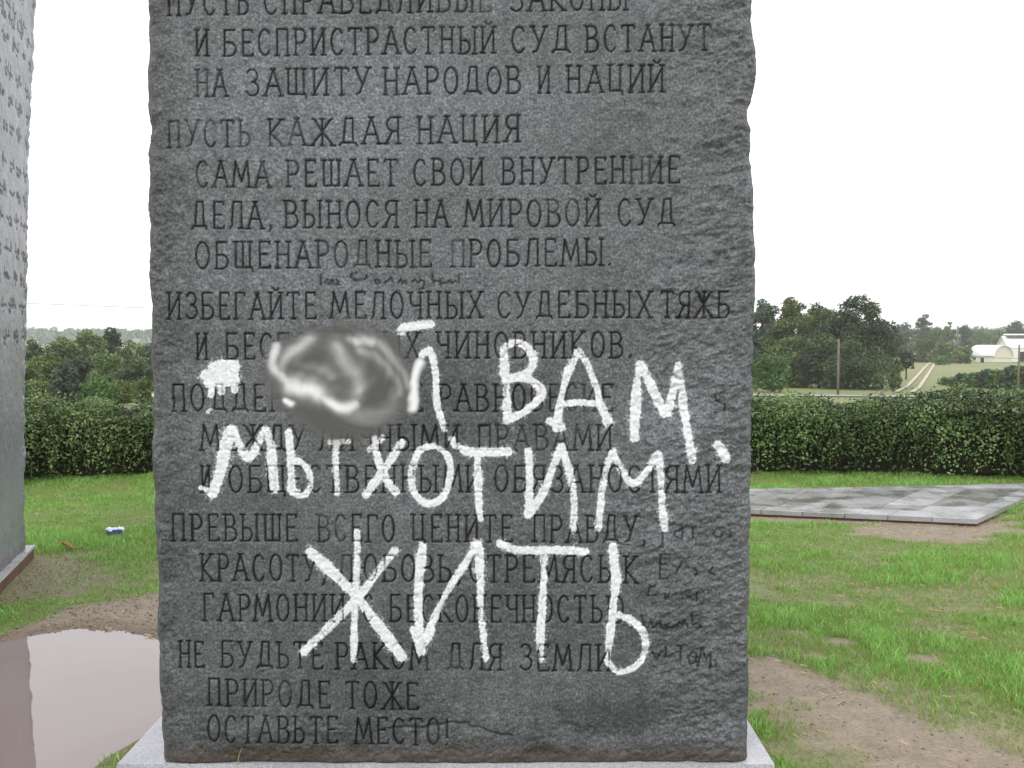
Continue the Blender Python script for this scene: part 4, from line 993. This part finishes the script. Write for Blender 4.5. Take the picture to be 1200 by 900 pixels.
# ------------------------------------------------------------------ litter
def can():
    x, y = map(float, at_ground(135, 628)); z = H(x, y)
    root = tag(empty('drink_can', (x, y, z+.036), math.radians(8)), 'crushed blue and white drink can lying on the left lawn', 'can')
    m = MB(); pts = [(-.06+.12*i/10, 0, .004*math.sin(i*1.7)) for i in range(11)]
    rad = [.026, .032, .033, .031, .028, .029, .032, .033, .033, .032, .026]
    m.tube(pts, rad, 18)
    o = m.build('can_body', M['can_white'], root, True); o.data.materials.append(M['can_blue'])
    for p in o.data.polygons:
        c = p.center
        if (c.y < 0 and c.z < .016+.006*math.sin(c.x*60)) or c.z < -.01: p.material_index = 1
    MB().tube([(.0605, 0, .002), (.063, 0, .002)], [.025, .025], 16).build('can_lid', M['can_metal'], root)
can()
def leafy():
    x, y = map(float, at_ground(84, 644)); z = H(x, y)
    v = []; f = []
    for i in range(7):
        t = i/6; w_ = .045*math.sin(math.pi*(.08+.88*t)); v += [(-.07+.14*t, -w_, .02+.02*math.cos(t*4)), (-.07+.14*t, 0, .008+.02*math.cos(t*4)), (-.07+.14*t, w_, .025+.02*math.cos(t*4))]
        if i: b = 3*i; f += [(b-3, b-2, b+1, b), (b-2, b-1, b+2, b+1)]
    o = link('dead_leaf', npmesh('dead_leaf', v, f), M['dead_leaf'], None, (x, y, z+.012)); o.rotation_euler = (0, .1, .4)
    tag(o, 'curled rust brown dead leaf on the worn lawn at left', 'leaf')
leafy()
# a blade of dry grass standing at the foot of the stone
gx0, gz0 = P(280, 892); m = MB(); p1 = P(285, 870)
m.tube([(0, 0, 0), (.006, -.01, .03), ((p1[0]-gx0)*1.2, -.012, p1[1]-gz0)], [.0018, .0014, .0005], 5)
o = m.build('grass_stalk', plain('dry_stalk', (.42, .36, .16), .7)); o.location = (gx0, FACE-.014, plz)
tag(o, 'single dry grass stalk at the foot of the dark slab', 'grass stalk')

# ------------------------------------------------------------------ poles and wires
def upole(u, D_, vt, label, rad=.13, name='utility_pole', arm=True):
    X = (u-600)/FPX*D_; zb = H(X, D_); top = EYE+(395-vt)/FPX*D_-zb
    root = tag(empty(name, (X, D_, zb)), label, 'pole')
    MB().tube([(0, 0, -.3), (0, 0, top*.5), (0, 0, top)], [rad*1.15, rad, rad*.85], 10).build('pole', M['pole_wood'], root, True)
    if arm:
        MB().tube([(-.1, rad+.04, top-.25), (.1, rad+.04, top-.25)], .05, 8).build('insulator', M['wire'], root)
    return X, D_, zb+top
pA = upole(982.5, 66, 397, 'weathered wooden utility pole in front of the big dark tree', .075)
pB = upole(1121.5, 250, 382, 'thin distant pole in the far tree line at right', .22, arm=False)
upole(1194, 70, 404, 'slim dark fence post standing before the white barn', .07, 'fence_post', False)
upole(1034, 64, 457, 'short pale marker post beside the road', .12, 'marker_post', False)
def wirespan(a, b, sag, label, grp=None, rad=.012):
    a = Vector(a); b = Vector(b); pts = [a.lerp(b, i/24)-Vector((0, 0, sag*4*(i/24)*(1-i/24))) for i in range(25)]
    c = (a+b)/2; tag(MB().tube([p-c for p in pts], rad, 5).build('utility_wire', M['wire']), label, 'wire', grp).location = c
for dz, lab in ((-1.05, 'upper thin utility wire crossing before the dark trees'), (-1.35, 'lower thin utility wire crossing before the dark trees')):
    wirespan((pA[0]-52, 66, pA[2]+dz+.4), (pA[0], 66-.15, pA[2]+dz), .2, lab+' left of the pole')
    wirespan((pA[0], 66-.15, pA[2]+dz), (pA[0]+55, 68, pA[2]+dz-.2), .3, lab+' right of the pole')
zA = EYE+(395-355)/FPX*60; zB = EYE+(395-362)/FPX*60
wirespan((-60, 60, zA+1.4), (20, 60, zB-1.2), .3, 'faint high wire against the sky in the left gap')

# ------------------------------------------------------------------ buildings
def gable(name, X, Y, rz, L_, W2, wall_h, rise, wall, label, cat, openings=(), hoop=False, vent=False, eave=.35):
    zb = H(X, Y)-.2; root = tag(empty(name, (X, Y, zb), rz), label, cat)
    wall_h += .2
    m = MB(); n = 14 if hoop else 2; prof = []
    for i in range(n+1):
        a = math.pi*i/n; prof.append((-W2*math.cos(a), wall_h+rise*math.sin(a)) if hoop else ((-W2, wall_h), (0, wall_h+rise), (W2, wall_h))[i])
    pf = [(-W2, 0)]+prof+[(W2, 0)]
    N = len(pf)
    m.v = [(-L_/2, y, z) for y, z in pf]+[(L_/2, y, z) for y, z in pf]
    m.f = [tuple(range(N))[::-1], tuple(range(N, 2*N)), (0, 1, N+1, N), (N-2, N-1, 2*N-1, 2*N-2)]
    m.build('wall', wall, root)
    r_ = MB(); k = 1.0; lay = []
    for dz in (.02, .16):
        lay.append([(y*(1+eave*.3/W2) if abs(y) > W2*.98 else y, z+dz-(.08 if abs(y) > W2*.98 and not hoop else 0)) for y, z in prof])
    a_, b_ = lay; Np = len(a_); e = L_/2+eave
    r_.v = [(sx*e, y, z) for sx in (-1, 1) for lz in lay for y, z in lz]
    def id_(s, l, i): return (s*2+l)*Np+i
    for i in range(Np-1):
        r_.f += [(id_(0, 1, i), id_(0, 1, i+1), id_(1, 1, i+1), id_(1, 1, i)), (id_(0, 0, i), id_(1, 0, i), id_(1, 0, i+1), id_(0, 0, i+1)),
                 (id_(0, 0, i), id_(0, 0, i+1), id_(0, 1, i+1), id_(0, 1, i)), (id_(1, 0, i), id_(1, 1, i), id_(1, 1, i+1), id_(1, 0, i+1))]
    for i in (0, Np-1): r_.f.append((id_(0, 0, i), id_(0, 1, i), id_(1, 1, i), id_(1, 0, i)))
    ro = r_.build('roof', M['white_roof'], root, hoop)
    if vent:
        MB().box(-L_/2+.6, L_/2-.6, -W2*.28, W2*.28, wall_h+rise-.3, wall_h+rise+.35).build('vent_band', M['grey_roof'], root)
        MB().box(-L_/2+.4, L_/2-.4, -W2*.36, W2*.36, wall_h+rise+.35, wall_h+rise+.65, .25).build('vent_roof', M['white_roof'], root)
    for (nm, xa, xb, za, zc) in openings:
        fr = MB().box(xa-.12, xb+.12, -W2-.07, -W2+.02, za+.2-.1, zc+.2+.12).build(nm, M['white_wall'], root)
        MB().box(xa, xb, -W2-.09, -W2-.05, za+.2, zc+.2).build('pane' if nm == 'window' else 'opening', M['dark_opening'], fr)
    return root
def BX(u, D_): return (u-600)/FPX*D_
gable('farm_house', BX(1161, 208), 208, math.radians(-62), 5.5, 3.0, 1.3, 2.2, M['cream_wall'], 'low cream building with a rounded barrel roof beyond the field', 'house',
      [('window', -1.9, -1.2, .6, 1.1), ('door', -.1, .7, 0, 1.1)], hoop=True)
gable('barn', BX(1209, 235), 235, math.radians(-8), 13, 4.4, 3.3, 2.6, M['white_wall'], 'large white barn with a raised ridge vent at the right edge', 'barn',
      [('door', -4.2, -1.8, 0, 2.4), ('door', .2, 2.6, 0, 2.4)], vent=True)
gable('shed', BX(1076, 225), 225, math.radians(20), 1.8, .7, 1.3, .6, M['white_wall'], 'tiny white shed beside the round tree far across the field', 'shed', [('door', -.3, .3, 0, 1.2)])
bxx, bxy = BX(176, 46), 46; zb = H(bxx, bxy)
rb = tag(empty('utility_box', (bxx, bxy, zb)), 'small white box low in the bushes at the left edge of the dark slab', 'box')
hb = EYE+(395-463)/FPX*46-zb
MB().box(-.42, .42, -.25, .25, -.1, hb-.05).build('box_body', M['grey_roof'], rb); MB().box(-.46, .46, -.29, .29, hb-.05, hb+.04, .02).build('lid', M['white_roof'], rb)

# ------------------------------------------------------------------ damp air
t = bpy.data.materials.new('damp_air'); t.use_nodes = True; t.node_tree.nodes.clear()
o_ = t.node_tree.nodes.new('ShaderNodeOutputMaterial'); v_ = t.node_tree.nodes.new('ShaderNodeVolumePrincipled')
v_.inputs['Color'].default_value = (.97, .98, 1, 1); v_.inputs['Density'].default_value = .00045; v_.inputs['Anisotropy'].default_value = .2
t.node_tree.links.new(v_.outputs[0], o_.inputs['Volume'])
tag(MB().box(-2900, 2900, -2900, 2900, -30, 50).build('haze', t), 'thin pale haze over the far trees', 'haze', kind='stuff')
